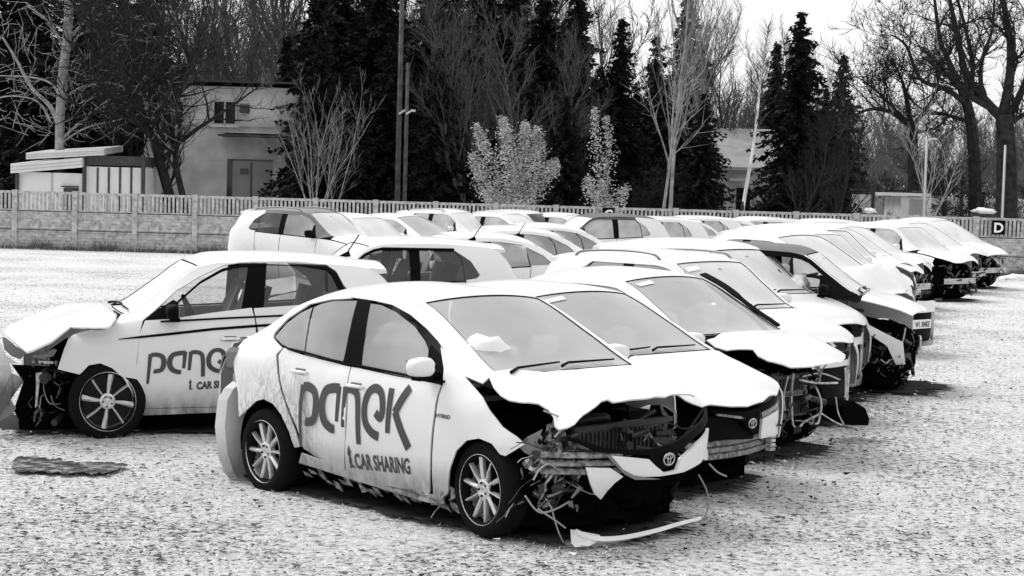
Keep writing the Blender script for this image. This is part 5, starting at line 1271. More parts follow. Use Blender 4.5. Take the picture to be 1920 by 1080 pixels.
# low house on the right
GY = 72.
h = empty('house', (at_y(1430, 350, GY).x, GY, 0)); tag(h, 'low pale bungalow with a tall sloping roof behind the spruces right of centre', 'house')
B('wall', 1326, 1560, 312, 440, GY, 6, 'wall', h)
a = at_y(1322, 312, GY); b = at_y(1565, 318, GY); L = h.location; m = MB(); zt = at_y(1400, 268, GY + 3).z
m.add([(a.x - L.x, -.5, a.z), (b.x - L.x, -.5, a.z), (b.x - L.x - .6, 3.0, zt + .6), (a.x - L.x + .6, 3.0, zt + .6), (a.x - L.x, 6.5, a.z), (b.x - L.x, 6.5, a.z), (a.x - L.x, -.5, a.z - .12), (b.x - L.x, -.5, a.z - .12)], [(0, 1, 2, 3), (3, 2, 5, 4), (0, 3, 4), (1, 5, 2), (6, 7, 1, 0)]); m.build('roof', M['roof_pale'], h)
B('canopy', 1368, 1402, 334, 340, GY - .8, .9, 'frame', h); B('door', 1381, 1404, 352, 440, GY, .08, 'pane', h, .04)
window(h, 1330, 1357, 346, 388, GY, 2); window(h, 1438, 1475, 346, 392, GY, 2); B('wall_joint', 1330, 1430, 325, 326.2, GY, .02, 'frame', h, .012)
# white shed on the left
SY = 56.
h = empty('shed', (at_y(150, 340, SY).x, SY, 0)); tag(h, 'white sheet-metal shed with stepped lean-to roofs just behind the left end of the fence', 'shed')
B('wall', 34, 156, 322, 470, SY, 3, 'white_sheet', h); B('wall', 161, 266, 312, 470, SY - .02, 3, 'white_sheet', h); 
B('dark_band', 160, 267, 291, 312, SY - .01, 3, 'roofing', h); B('corner_post', 265.5, 269, 290, 470, SY - .1, .12, 'roofing', h, .03); B('corner_post', 155, 159, 312, 470, SY - .1, .12, 'roofing', h, .03); B('corner_post', 29, 33, 326, 470, SY - .1, .12, 'roofing', h, .03)
for k in range(1, 5): B('panel_seam', 161 + 21 * k, 162.4 + 21 * k, 314, 468, SY, .02, 'roofing', h, .05)
B('panel_seam', 96, 97, 324, 468, SY, .02, 'frame', h, .03); B('hatch', 116, 148, 348, 351, SY, .15, 'roofing', h, .12); B('hatch', 120, 147, 352, 400, SY, .05, 'roofing', h, .045)
def roofp(x0, x1, yl, yr, th, Y, d):
    a = at_y(x0, yl, Y); b = at_y(x1, yr, Y); a2 = at_y(x0, yl + th, Y); b2 = at_y(x1, yr + th, Y); L = h.location; m = MB(); vs = []
    for dy in (-.25, d):
        for p in (a, b, b2, a2): vs.append((p.x - L.x, dy, p.z + (.0 if dy < 0 else .15)))
    m.add(vs, [(0, 1, 2, 3), (7, 6, 5, 4), (0, 4, 5, 1), (3, 2, 6, 7), (0, 3, 7, 4), (1, 5, 6, 2)]); r_ = m.build('roof', M['white_sheet'], h)
    for k in (.35, .68):
        m = MB(); q = at_y(x0, yl + th * k, Y); q2 = at_y(x1, yr + th * k, Y); m.tube([(q.x - L.x, -.262, q.z), (q2.x - L.x, -.262, q2.z)], .013, 4); m.build('roof_edge', M['frame'], r_)
roofp(24, 158, 307, 296, 18, SY, 3); roofp(72, 214, 288, 280, 12, SY + 1.2, 2.5)
# garages, walls and lamp posts at far right
RY = 66.
h = empty('garage', (at_y(1700, 380, RY).x, RY, 0)); tag(h, 'low flat grey kiosk with a white roof edge behind the fence at the right', 'garage')
B('wall', 1690, 1744, 369, 440, RY, 3, 'wall', h); B('roof', 1676, 1746, 361, 369, RY - .2, 3.4, 'white_sheet', h); B('door', 1706, 1734, 374, 440, RY, .06, 'door', h, .04); B('roof_vent', 1716, 1744, 357, 361, RY, .6, 'roofing', h)
W2 = 70.
h = empty('boundary_wall', (at_y(1760, 380, W2).x, W2, 0)); tag(h, 'long low pale wall with dark coping and thin posts behind the garage at far right', 'wall')
B('wall', 1600, 1960, 364, 440, W2, .3, 'wall', h); B('coping', 1598, 1962, 357, 364, W2 - .1, .5, 'roofing', h)
for x in (1634, 1658, 1770, 1800, 1840, 1868, 1896): B('post', x, x + 2.5, 360, 440, W2, .08, 'roofing', h, .1)
M['lamp_post'] = simple('lamp post steel', .45, .5)
def lamp(px, py0, Y, label, arm=True):
    g = at_y(px, py0, Y); root = empty('lamp_post', (g.x, Y, 0)); tag(root, label, 'lamp post', 'lamp posts')
    m = MB(); m.tube([(0, 0, 0), (0, 0, g.z)], [.05, .035], 8); m.build('pole', M['lamp_post'], root, True)
    if arm:
        m = MB(); m.tube([(0, 0, g.z - .03), (.12, 0, g.z + .04)], .03, 6); m.build('arm', M['lamp_post'], root); m = MB(); m.box((.2, 0, g.z + .05), (.26, .14, .06), taper=.7); m.build('lamp_head', M['frame'], root)
lamp(1738, 263, 56.5, 'slim lamp post with one short arm behind the garage at right'); lamp(1885, 272, 57, 'plain pale pole without a lamp arm near the big oak at far right', False)
M['pole_wood'] = simple('old wooden pole', .055, .9, var=.5, scale=6)
def pole(px, top, Y, r_, label):
    g = at_y(px, 200, Y); a = at_y(px, top, Y); root = empty('utility_pole', (g.x, Y, 0)); tag(root, label, 'utility pole', 'utility poles')
    m = MB(); m.tube([(0, 0, 0), (0, 0, a.z)], [r_, r_ * .8], 8); m.build('pole', M['pole_wood'], root, True)
    m = MB(); z = at_y(px, 208, Y).z; m.tube([(0, -.1, z - .1), (.14, -.12, z)], .03, 6); m.box((.2, -.12, z + .01), (.14, .1, .07)); m.build('bracket_lamp', M['frame'], root); return root
pole(749, -20, 55, .085, 'thick dark wooden utility pole rising out of frame in front of the dark trees'); pole(763, 118, 54.6, .065, 'shorter wooden pole with a small lamp, close beside the thick pole')
# white litter heaps behind the fence
for px, w in ((1630, 18), (1845, 30)):
    bm = bmesh.new(); bmesh.ops.create_icosphere(bm, subdivisions=3, radius=1)
    for v in bm.verts: k = 1 + .5 * noise.noise(v.co * 2.5 + Vector((px, 0, 0))); v.co = Vector((v.co.x * w / 80 * k, v.co.y * .3, v.co.z * .11 * k + .03 * noise.noise(v.co * 6)))
    me = bpy.data.meshes.new('snow_heap'); bm.to_mesh(me); bm.free(); g = at_y(px, 396, 60); o = link('rubble_heap', me, M['clean']); o.location = (g.x, 60, g.z); 
    st = MB(); st.box((0, .1, -g.z / 2 - .08), (w / 40, .5, g.z)); s_ = st.build('heap_base', M['conc_dark'], o); tag(o, 'small white heap showing over the fence near the bungalow' if px < 1700 else 'wider white heap showing over the fence below the lamp post', 'heap')
# ------------------------------------------------------------ trees
M['bark'] = simple('dark bark', .03, .9, var=.5, scale=5, spec=.05); M['bark_mid'] = simple('grey bark', .085, .9, var=.5, scale=5, spec=.05); M['bark_pale'] = simple('pale bark', .27, .9, var=.4, scale=5, spec=.05)
M['bark_light'] = simple('light grey bark', .17, .9, var=.4, scale=5, spec=.05); M['twig_far'] = simple('far twigs', .11, .9, var=.5, scale=.4, spec=.0); M['birch'] = simple('birch bark', .62, .9, var=.35, scale=2.5, spec=.05)
M['needle'] = simple('spruce needles', .022, .9, var=.75, scale=1.2, spec=.05); M['needle_mid'] = simple('grey spruce needles', .05, .9, var=.6, scale=1.2, spec=.05); M['leafpale'] = simple('pale frosted leaves', .46, .8, var=.4, scale=2, spec=.05)
def bare(seed, h, r0, nl=(11, 7, 7), up=.5, spread=1., L1=.42, wob=.12, twig=.008, base=.22, stems=1, sides=(7, 5, 3, 3), lean=(0, 0), curl=.0, lens=(.5, .5), splits=1):
    """(trunk, crown) MBs of a leafless tree"""
    rg = random.Random(seed); T = MB(); K = MB(); ends = []
    def path(p, d, L, r, n, lvl, upk):
        pts = [p.copy()]; rs = [r]
        for i in range(n):
            d = (d + Vector((rg.gauss(0, wob), rg.gauss(0, wob), rg.gauss(0, wob) + upk))).normalized(); p = p + d * (L / n); pts.append(p.copy()); rs.append(r * (1 - .75 * (i + 1) / n) if lvl else r * (1 - .8 * (i + 1) / n))
        return pts, rs
    def grow(p, d, L, r, lvl, mb):
        n = (7, 5, 4, 2)[lvl]; pts, rs = path(p, d, L, r, n, lvl, (0.0, .10, .10, .04)[lvl] * up * 2); mb.tube(pts, rs, sides[lvl], cap=False)
        if lvl == 3: ends.append(pts[-1]); return
        cnt = nl[lvl] if lvl < len(nl) else 4
        for k in range(cnt):
            t = (base if lvl == 0 else .15) + (1 - (base if lvl == 0 else .15)) * (k + rg.random()) / cnt; i = min(int(t * n), n - 1); f = t * n - i
            q = pts[i].lerp(pts[i + 1], f); dd = (pts[i + 1] - pts[i]).normalized(); a = rg.uniform(0, 6.283); s = dd.orthogonal().normalized(); s = Matrix.Rotation(a, 3, dd) @ s
            ang = rg.uniform(.55, 1.0) * spread; nd = (dd * math.cos(ang) + s * math.sin(ang)); nd.z += curl
            LL = (L * L1 * (1.25 - .7 * t), L * lens[0] * (1.2 - .6 * t), L * lens[1])[lvl] * rg.uniform(.7, 1.2)
            rr = max(twig, (rs[i] * (.62, .55, .5)[lvl]))
            grow(q, nd.normalized(), LL, rr if lvl < 2 else twig, lvl + 1, K)
    for s_ in range(stems):
        if stems == 1: d = Vector((lean[0], lean[1], 1)).normalized(); p = Vector()
        else: a = 6.283 * s_ / stems + rg.random(); e = rg.uniform(.1, .5); d = Vector((math.cos(a) * e, math.sin(a) * e, 1)).normalized(); p = Vector((math.cos(a), math.sin(a), 0)) * .12
        grow(p, d, h * (1 if stems == 1 else rg.uniform(.75, 1.05)), r0, 0, T)
    return T, K, ends
def spruce(seed, h, r, dens=1., droop=.35):
    rg = random.Random(seed); T = MB(); K = MB(); T.tube([(0, 0, 0), (0, 0, h * .5), (0, 0, h * .98)], [h * .016 + .04, h * .010 + .02, .01], 6)
    z = .06 * h
    while z < h * .99:
        f = 1 - z / h; L0 = r * (f ** .85) * 1.02 + .08; n = int(4 + 5 * min(1, f * 1.6))
        for k in range(n):
            a = 6.283 * (k + rg.random()) / n; L = L0 * rg.uniform(.45, 1.25); m_ = max(2, int(L / .16 * dens)); dx, dy = math.cos(a), math.sin(a)
            for j in range(m_ + 1):
                t = (j + .5) / (m_ + 1); rad = L * t; zz = z + .12 * L * t - droop * L * t * t + rg.gauss(0, .03)
                if t > .8: zz += .05 * L
                c_ = Vector((dx * rad, dy * rad, zz)); w = (.13 + .20 * (1 - t) * min(1, L)) * rg.uniform(.7, 1.3)
                for q in range(3):
                    b = a + rg.uniform(-1.1, 1.1); u = Vector((math.cos(b), math.sin(b), rg.uniform(-.5, .15))) * w * 1.5; v = Vector((-math.sin(b), math.cos(b), rg.uniform(-.3, .3))) * w * .35
                    o = c_ + Vector((rg.gauss(0, .04), rg.gauss(0, .04), rg.gauss(0, .05))); K.add([o - u * .4 - v, o - u * .3 + v, o + u + v * .2], [(0, 1, 2)])
                    v2 = Vector((0, 0, -w * rg.uniform(.4, .9))); K.add([o - u * .3, o + u * .5, o + v2 + u * .2], [(0, 1, 2)])
        z += rg.uniform(.16, .30) * (.75 + .5 * f)
    return T, K
def tree_obj(name, T, K, tm, km, loc, label, group, cat='tree', s=1., rz=0., crown='crown'):
    root = empty(name, loc, rz); tag(root, label, cat, group); root.scale = (s, s, s)
    tme = T if isinstance(T, bpy.types.Mesh) else T.mesh('trunk'); kme = K if isinstance(K, bpy.types.Mesh) else K.mesh(crown)
    for nm, me, mt in (('trunk', tme, tm), (crown, kme, km)):
        if not me.materials: me.materials.append(M[mt])
        o = bpy.data.objects.new(nm, me); C.objects.link(o); o.parent = root
    return root
def gx(px, Y): return at_y(px, 300, Y).x
SP = [tuple(x.mesh('spruce') for x in spruce(s, 10, r)) for s, r in ((1, 3.0), (2, 2.2), (3, 3.4))]
SPG = 'spruces behind the fence'
def sp_tree(px, top, Y, v, label, km='needle', rz=0.):
    hgt = at_y(px, top, Y).z; T, K = SP[v]
    if km != 'needle': K = K.copy(); K.materials.clear()
    return tree_obj('spruce_tree', T, K, 'bark', km, (gx(px, Y), Y, 0), label, SPG, s=hgt / 10, rz=rz)
sp_tree(1493, 22, 63, 0, 'dark pointed spruce standing free against the sky right of the leaning birch')
sp_tree(1158, 26, 66, 1, 'narrow spruce with visible layered branches behind the leafy climber')
sp_tree(1075, -70, 64, 1, 'very tall dark spruce between the pale bush and the leafy climber', rz=1)
sp_tree(1280, -22, 69, 1, 'tall spruce whose tip pokes above the pale bare trees right of centre', rz=2)
sp_tree(1225, 60, 74, 1, 'slim spruce half hidden behind the pale bare trees, lower than its neighbour', 'needle_mid', 3)
sp_tree(1316, 175, 60, 0, 'low dark spruce just left of the bungalow roof', rz=4)
sp_tree(1448, 72, 76, 1, 'faint grey spruce left of the free-standing one', 'needle_mid', 1)
sp_tree(1575, 95, 80, 1, 'faint grey spruce right of the free-standing one', 'needle_mid', 2)
sp_tree(592, -90, 62, 1, 'broad dark spruce beside the right edge of the pale house', rz=5)
sp_tree(535, 60, 71, 1, 'dark conifer behind the right end of the house roof', rz=5)
for i, (px, top, Y, v) in enumerate(((640, -60, 66, 2), (700, -120, 63, 0), (800, -60, 66, 2), (845, -30, 70, 0), (905, -90, 74, 1), (950, -60, 72, 0), (1015, -40, 70, 2), (1120, 120, 72, 2), (1190, 150, 74, 2), (1250, 140, 76, 0), (1545, 170, 72, 0))):
    sp_tree(px, top, Y, v, 'dark spruce in the dense stand right of the utility poles' if px > 780 else 'dark spruce between the pale house and the utility poles', rz=i * .9)
for i, (px, top, Y, v) in enumerate(((20, -140, 63, 2), (75, -60, 61, 2), (170, -160, 63, 0), (230, -40, 66, 2), (270, -90, 72, 0), (-30, -60, 66, 0))):
    sp_tree(px, top, Y, v, 'dark spruce in the gloom behind the white shed', rz=i * 1.3)
BT = [tuple(x.mesh('tree') if isinstance(x, MB) else x for x in bare(s, 12, .16, nl=(20, 8, 8), up=.9, spread=.75, L1=.34, wob=.10, twig=.011, base=.15)) for s in (11, 12, 13)]
BG2 = 'bare deciduous trees behind the fence'
def bt_tree(px, top, Y, v, label, km='bark_mid', rz=0., s=None):
    T, K, _ = BT[v]; T2, K2 = T, K
    if km != 'bark_mid': T2 = T.copy(); T2.materials.clear(); K2 = K.copy(); K2.materials.clear()
    return tree_obj('bare_tree', T2, K2, km, km, (gx(px, Y), Y, 0), label, BG2, s=s or at_y(px, top, Y).z / 12, rz=rz)
for i, (px, top, Y, v, km) in enumerate(((880, 60, 60, 0, 'bark_mid'), (930, 20, 61, 1, 'bark_mid'), (985, 50, 60.5, 2, 'bark_mid'), (1030, 90, 62, 0, 'bark_mid'))):
    bt_tree(px, top, Y, v, 'grey twiggy bare tree in the brushy clump behind the pale leafy bush', km, i)
for i, (px, top, Y, v) in enumerate(((600, -200, 78, 1), (660, -150, 80, 0), (720, -180, 82, 2), (790, -190, 79, 1), (860, -150, 84, 0), (1000, -120, 82, 2), (480, -160, 76, 0), (420, -200, 78, 1), (540, -160, 84, 2), (760, -120, 86, 1), (960, -150, 86, 1))):
    bt_tree(px, top, Y, v, 'tall grey bare tree reaching out of frame behind the spruces', 'bark_mid', i * 1.1)
for i, (px, top, Y, v) in enumerate(((1200, 20, 78, 1), (1345, 75, 76, 0), (1385, 95, 80, 2), (1310, 40, 82, 1))):
    bt_tree(px, top, Y, v, 'hazy grey bare tree with rounded top right of the tallest spruce tips', 'bark_mid', i * 1.7)
bt_tree(1545, 105, 78, 0, 'thin bare tree right behind the free-standing spruce', 'bark_mid', 1); bt_tree(1610, 215, 82, 1, 'lower bare tree in the gap between spruce and oaks', 'bark_mid', 2)
bt_tree(1452, 120, 82, 2, 'thin bare tree left behind the free-standing spruce', 'bark_mid', 2)
bt_tree(1500, 300, 58, 1, 'low dark scrubby tree in front of the bungalow', 'bark', 3, s=.38); bt_tree(1570, 280, 58.5, 2, 'low dark scrubby tree at the right end of the bungalow', 'bark', 3, s=.42)
# gnarled dark tree in front of the house
T, K, e = bare(33, 8.6, .20, nl=(22, 11, 10), up=.45, spread=1.1, L1=.50, wob=.11, twig=.010, base=.30, lens=(.5, .42)); tree_obj('bare_tree', T, K, 'bark', 'bark', (gx(335, 58), 58, 0), 'dark gnarled bare tree with a wide twiggy crown in front of the pale house', BG2)
T, K, e = bare(34, 8.0, .13, nl=(16, 9, 8), up=.5, spread=1.0, L1=.45, wob=.12, twig=.010, base=.25, lean=(.12, 0)); tree_obj('bare_tree', T, K, 'bark', 'bark', (gx(352, 57.6), 57.6, 0), 'thinner dark stem leaning right beside the gnarled tree in front of the house', BG2)
# pale-limbed tree at the left
root = empty('bare_tree', (gx(118, 57), 57, 0)); tag(root, 'pale thick-stemmed tree with long drooping limbs above the white shed', 'tree', BG2)
def P3(px, py, Y, lo): q = at_y(px, py, Y); return (q.x - lo[0], Y - lo[1], q.z)
lo = (gx(118, 57), 57)
m = MB(); m.tube(smooth_line([P3(*a, 57, lo) for a in ((112, 440), (112, 250), (117, 150), (127, 60), (131, -30))], 4), [.19] + [.15] * 15 + [.12], 8); m.build('trunk', M['bark_pale'], root, True)
m = MB()
for pts, r_ in ((((112,240),(95,200),(60,165),(30,110),(5,70)), .09), (((114,190),(150,165),(200,155),(250,170),(300,200),(370,238)), .05), (((110,265),(150,230),(200,190),(235,165),(245,130)), .05), (((117,200),(100,160),(60,145),(0,142)), .045), (((122,80),(150,50),(175,20),(190,-20)), .06), (((118,85),(90,40),(50,10)), .05), (((112,270),(160,240),(220,225),(260,215)), .04), (((120,110),(150,65),(200,60),(280,80)), .035), (((250,172),(280,150),(300,190)), .03), (((96,230),(70,190),(20,180),(-20,190)), .035)):
    m.tube(smooth_line([P3(*a, 57 + .1 * i, lo) for i, a in enumerate(pts)], 5), [r_ * (1 - .6 * i / (5 * (len(pts) - 1))) for i in range(5 * (len(pts) - 1) + 1)], 5)
rg = random.Random(3)
for i in range(420):
    px = rg.uniform(-10, 330); py = rg.uniform(0, 260); q = Vector(P3(px, py, 57 + rg.uniform(-.6, .8), lo)); d = Vector((rg.gauss(0, .5), rg.gauss(0, .3), rg.gauss(-.1, .5))); pts = [q]
    for k in range(3): d = d + Vector((rg.gauss(0, .25), 0, rg.gauss(0, .2))); q = q + d * .28; pts.append(q)
    m.tube(pts, [.012, .010, .008, .006], 3, cap=False)
m.build('crown', M['bark_pale'], root)
# pale multi-stem shrub in the middle left, pale bare trees right of centre
T, K, e = bare(41, 5.2, .021, nl=(5, 4, 3), up=.5, spread=.6, L1=.33, wob=.09, twig=.006, base=.30, stems=12); tree_obj('bare_shrub', T, K, 'bark_pale', 'bark_light', (gx(600, 54.5), 54.5, 0), 'pale bare shrub of many fanned stems right behind the fence beside the house', None, 'shrub')
T, K, e = bare(42, 9.5, .075, nl=(12, 6, 5), up=.9, spread=.45, L1=.48, wob=.07, twig=.008, base=.28, lean=(-.02, 0)); tree_obj('bare_tree', T, K, 'bark_pale', 'bark_light', (gx(1262, 56), 56, 0), 'pale bare tree with steep fine branches, the taller of the pale pair right of centre', BG2)
T, K, e = bare(43, 5.6, .07, nl=(6, 5, 5), up=.6, spread=.85, L1=.7, wob=.06, twig=.010, base=.35, lean=(.02, 0)); tree_obj('bare_tree', T, K, 'bark_pale', 'bark_pale', (gx(1234, 55), 55, 0), 'pale bare tree forking low, the shorter of the pale pair right of centre', BG2)
T, K, e = bare(44, 9.5, .07, nl=(16, 7, 6), up=.9, spread=.55, L1=.40, wob=.07, twig=.010, base=.15, lean=(.03, 0)); tree_obj('bare_tree', T, K, 'bark_light', 'bark_light', (gx(1330, 64), 64, 0), 'light hazy bare tree above the low dark spruce by the bungalow', BG2)
# birch
root = empty('birch_tree', (gx(1392, 57), 57, 0)); tag(root, 'white-barked birch leaning right in front of the bungalow', 'tree'); lo = (gx(1392, 57), 57)
m = MB(); m.tube(smooth_line([P3(*a, 57, lo) for a in ((1386, 440), (1396, 370), (1410, 290), (1419, 220), (1426, 150), (1440, 60))], 4), [.058] * 8 + [.045] * 8 + [.03] * 4 + [.01], 8); m.build('trunk', M['birch'], root, True)
m = MB(); m.tube([P3(1386, 440, 57, lo), P3(1394, 378, 57, lo)], [.066, .062], 8); m.build('bark_base', M['bark'], root)
m = MB(); rg = random.Random(8)
for i in range(150):
    t = rg.random() ** .7; px = 1412 + 28 * t; py = 270 - 220 * t; q = Vector(P3(px, py, 57, lo)); a = rg.uniform(0, 6.28); d = Vector((math.cos(a), math.sin(a), rg.uniform(.9, 2.2))); pts = [q]
    for k in range(4): q = q + d.normalized() * .2 * (1.15 - t * .6); pts.append(q); d += Vector((rg.gauss(0, .2), rg.gauss(0, .2), -.12))
    m.tube(pts, [.010, .008, .006, .005, .004], 3, cap=False)
m.build('crown', M['bark_mid'], root)
# oaks at far right, limbs traced in depth
OG = 'bare oaks at far right'
def limb_tree(px, Y, limbs, seed, label, group, tm='bark', km='bark', name='oak_tree', dens=1., twig=.012, sub=.33):
    """tree whose main limbs follow given bends, each spreading in depth and carrying procedural branches"""
    rg = random.Random(seed); lo = (gx(px, Y), Y); T = MB(); K = MB()
    def grow(p, d, L, r, lvl):
        n = (5, 4, 3)[lvl]; pts = [p]
        for i in range(n): d = (d + Vector((rg.gauss(0, .16), rg.gauss(0, .16), rg.gauss(0, .16) + .10))).normalized(); p = p + d * L / n; pts.append(p)
        K.tube(pts, [max(twig * .6, r * (1 - .7 * i / n)) for i in range(n + 1)], (5, 3, 3)[lvl], cap=False)
        if lvl == 2: return
        for k in range((8, 6)[lvl]):
            i = rg.randrange(1, n + 1); s = Matrix.Rotation(rg.uniform(0, 6.28), 3, d) @ d.orthogonal().normalized(); a = rg.uniform(.5, 1.1); grow(pts[i], (d * math.cos(a) + s * math.sin(a)).normalized(), L * rg.uniform(.4, .65), max(twig, r * .42), lvl + 1)
    for j, (pts, r0, r1) in enumerate(limbs):
        dy = 0 if j == 0 else rg.uniform(-1.6, 1.6); n = len(pts)
        P = [Vector(P3(a, b, Y, lo)) + Vector((0, dy * (i / max(1, n - 1)), 0)) for i, (a, b) in enumerate(pts)]
        if j == 0: P[0].z = 0
        Q = [Vector(q) for q in smooth_line(P, 5)]; m_ = len(Q); rs = [r0 + (r1 - r0) * i / (m_ - 1) for i in range(m_)]; (T if j == 0 else K).tube(Q, rs, 8 if j == 0 else 6)
        if j == 0: continue
        for k in range(int(9 * dens)):
            i = rg.randrange(m_ // 4, m_); d = (Q[min(i + 1, m_ - 1)] - Q[max(i - 1, 0)]).normalized(); s = Matrix.Rotation(rg.uniform(0, 6.28), 3, d) @ d.orthogonal().normalized(); a = rg.uniform(.5, 1.1); grow(Q[i], (d * math.cos(a) + s * math.sin(a)).normalized(), rg.uniform(.9, 2.0) * sub * 3, max(twig, rs[i] * .5), 0)
    tree_obj(name, T, K, tm, km, (lo[0], Y, 0), label, group)
limb_tree(1885, 63, [(((1889,440),(1888,330),(1886,260),(1882,215)), .42, .30),
  (((1882,225),(1850,190),(1815,140),(1800,70),(1782,-20)), .20, .07), (((1880,215),(1893,160),(1898,90),(1890,30),(1880,-40)), .20, .08), (((1886,225),(1910,190),(1935,130),(1950,40)), .18, .06),
  (((1870,208),(1830,190),(1790,165),(1750,120),(1720,95)), .13, .03), (((1840,180),(1835,120),(1850,60),(1850,-10)), .10, .03), (((1884,240),(1920,215),(1960,210)), .13, .05)], 5, 'massive bare oak with a thick black trunk, the nearest tree at the right edge', OG)
limb_tree(1818, 67, [(((1830,440),(1828,330),(1822,240),(1812,190)), .28, .19),
  (((1812,195),(1790,130),(1770,70),(1762,-20)), .14, .05), (((1815,200),(1775,170),(1720,150),(1690,90),(1660,70)), .12, .03), (((1820,230),(1780,215),(1730,200),(1700,160)), .09, .02), (((1812,190),(1830,130),(1825,60),(1810,-20)), .12, .05)], 6, 'tall bare oak rising between the wide oak and the massive one', OG)
limb_tree(1714, 68, [(((1712,440),(1713,340),(1712,280),(1710,235)), .26, .17),
  (((1710,240),(1700,190),(1690,150),(1670,110)), .11, .03), (((1710,240),(1670,210),(1630,205),(1590,225),(1560,230)), .10, .02), (((1712,235),(1740,200),(1760,160),(1752,110)), .09, .03), (((1711,240),(1650,180),(1610,150)), .08, .02), (((1713,250),(1770,235),(1800,200)), .08, .03)], 9, 'wide-spreading bare oak left of the lamp post at right', OG)
T, K, e = bare(61, 4.2, .05, nl=(8, 5, 5), up=.6, spread=.7, L1=.55, wob=.08, twig=.010, base=.25); tree_obj('bare_tree', T, K, 'bark_pale', 'bark_pale', (gx(1755, 58), 58, 0), 'small pale bare tree behind the fence below the oaks', BG2)
# pale leafy bush and leafy climber
def leafy(px, Y, pts, n, label, name, cat, size=.036):
    root = empty(name, (gx(px, Y), Y, 0)); tag(root, label, cat); lo = (gx(px, Y), Y); rg = random.Random(px); S_ = MB(); L_ = MB()
    for path, w in pts:
        P = [Vector(P3(a, b, Y + rg.uniform(-.3, .3), lo)) for a, b in path]; P[0].z = min(P[0].z, .1) if P[0].z < 1.2 else P[0].z; Q = smooth_line(P, 5); S_.tube(Q, [.022 * (1 - .7 * i / len(Q)) for i in range(len(Q))], 4, cap=False)
        cnt = int(n * w)
        for i in range(cnt):
            t = rg.uniform(.0, 1) ** .8; q = Vector(Q[min(int(t * (len(Q) - 1)), len(Q) - 1)]); rad = .30 * (1.05 - t) * w ** .3 + .05
            o = q + Vector((rg.gauss(0, rad * .75), rg.gauss(0, rad * .75), rg.gauss(0, rad * .9))); a = rg.uniform(0, 6.28); u = Vector((math.cos(a), math.sin(a), rg.uniform(-.6, .6))) * size * rg.uniform(.6, 1.3); v = u.cross(Vector((rg.uniform(-1, 1), rg.uniform(-1, 1), rg.uniform(-1, 1)))).normalized() * u.length * .6
            L_.add([o - u, o + v, o + u, o - v], [(0, 1, 2, 3)])
    S_.build('stems', M['bark_mid'], root); L_.build('foliage', M['leafpale'], root)
leafy(962, 54.2, [(((962,400),(930,330),(905,270),(893,235)), 1), (((962,400),(955,320),(950,260),(940,220)), 1.2), (((965,400),(980,320),(985,260),(985,232)), 1.2), (((965,400),(1000,330),(1010,280),(1005,240)), 1.1), (((965,400),(1010,350),(1035,320),(1042,300)), .8), (((958,400),(915,360),(895,320),(885,290)), .9), (((960,400),(970,360),(965,300)), 1.2), (((960,400),(990,375),(1000,340)), .9), (((950,400),(925,380),(915,350)), .8)], 1500, 'round bush still covered in pale frosted leaves at the centre behind the fence', 'leafy_bush', 'bush')
leafy(1130, 54.4, [(((1128,400),(1122,330),(1118,260),(1114,200)), .45), (((1132,400),(1138,330),(1142,270),(1136,215)), .45), (((1130,400),(1108,360),(1100,335)), .4), (((1132,400),(1160,375),(1176,350)), .35), (((1130,400),(1130,370),(1128,340)), .5)], 1500, 'narrow pair of upright stems with pale leaves, right of the round bush', 'leafy_climber', 'bush')
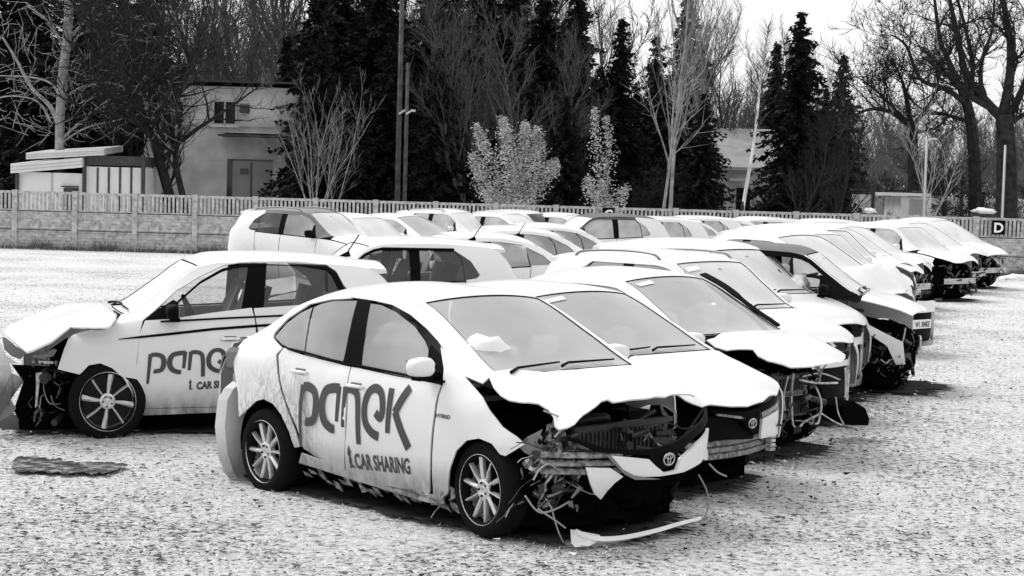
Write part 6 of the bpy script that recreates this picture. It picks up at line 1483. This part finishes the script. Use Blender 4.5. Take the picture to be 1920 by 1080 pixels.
# far wood: one mass of trees nobody could count
def far_wood(name, n, seed, xr, yr, hr, src, mat, label):
    rg = np.random.default_rng(seed); V = []; Fc = []; k = 0
    arrs = []
    for T, K in src:
        for me in (T, K): pass
        va = []; fa = []; off = 0
        for me in (T, K):
            a = np.empty(len(me.vertices) * 3, np.float32); me.vertices.foreach_get('co', a); va.append(a.reshape(-1, 3))
            me.calc_loop_triangles(); f = np.empty(len(me.loop_triangles) * 3, np.int32); me.loop_triangles.foreach_get('vertices', f); fa.append(f.reshape(-1, 3) + off); off += len(me.vertices)
        arrs.append((np.concatenate(va), np.concatenate(fa)))
    for i in range(n):
        va, fa = arrs[int(rg.integers(len(arrs)))]; h0 = va[:, 2].max(); Y = rg.uniform(*yr); px = xr[0] + (xr[1] - xr[0]) * (i + rg.random()) / n; x = gx(px, Y); s = rg.uniform(*hr(px, Y)) / h0; a = rg.uniform(0, 6.28); c_, s_ = math.cos(a) * s, math.sin(a) * s
        v = np.stack([va[:, 0] * c_ - va[:, 1] * s_ + x, va[:, 0] * s_ + va[:, 1] * c_ + Y, va[:, 2] * s], 1); V.append(v); Fc.append(fa + k); k += len(v)
    V = np.concatenate(V); Fc = np.concatenate(Fc); me = bpy.data.meshes.new(name); me.vertices.add(len(V)); me.vertices.foreach_set('co', V.ravel()); me.loops.add(len(Fc) * 3); me.loops.foreach_set('vertex_index', Fc.ravel()); me.polygons.add(len(Fc)); me.polygons.foreach_set('loop_start', np.arange(0, len(Fc) * 3, 3)); me.update(calc_edges=True)
    tag(link(name, me, M[mat], None, False), label, 'wood', kind='stuff'); print(name, len(Fc))
LT = [tuple(x.mesh('t') for x in bare(s, 12, .10, nl=(16, 6, 5), up=.9, spread=.8, L1=.30, wob=.12, twig=.022, base=.05, sides=(4, 3, 3, 3))[:2]) for s in (71, 72)]
LS = [(a, b) for a, b in SP[:1]]
far_wood('far_wood', 100, 1, (-60, 1400), (86, 112), lambda px, Y: (9, 15) if px < 1080 else (7.5, 9.5) if px < 1330 else (6.8, 8.2), LT, 'twig_far', 'grey mass of leafless trees filling the background behind the nearer trees')
far_wood('far_wood', 95, 2, (1380, 1980), (95, 125), lambda px, Y: (6.2, 8.8), LT, 'twig_far', 'low dark mass of leafless wood on the slope behind the oaks at right')
LU = [tuple(x.mesh('t') for x in bare(s, 4, .05, nl=(14, 7, 5), up=.4, spread=1.0, L1=.5, wob=.2, twig=.016, base=.0, sides=(3, 3, 3, 3))[:2]) for s in (75, 76)]
far_wood('undergrowth', 120, 3, (-40, 1960), (62, 78), lambda px, Y: (1.6, 4.2), LU, 'bark', 'tangle of dark undergrowth between the trunks behind the fence')

for i, (px, top, Y) in enumerate(((268, 40, 60), (312, 90, 59.5))):
    bt_tree(px, top, Y, i % 3, 'fine-twigged dark bare tree crowding the front of the pale house', 'bark', i * 2.1)
for i, (px, top, Y, v) in enumerate(((600, 60, 59, 0), (665, 120, 60, 1), (730, 60, 61, 0), (820, 90, 60, 0), (870, 120, 63, 2), (930, 150, 64, 0), (1000, 140, 63, 0), (1060, 180, 61, 0))):
    sp_tree(px, top, Y, v, 'lower dark spruce in the dense stand right of the utility poles' if px > 780 else 'lower dark spruce between the pale house and the utility poles', rz=i * 1.9)
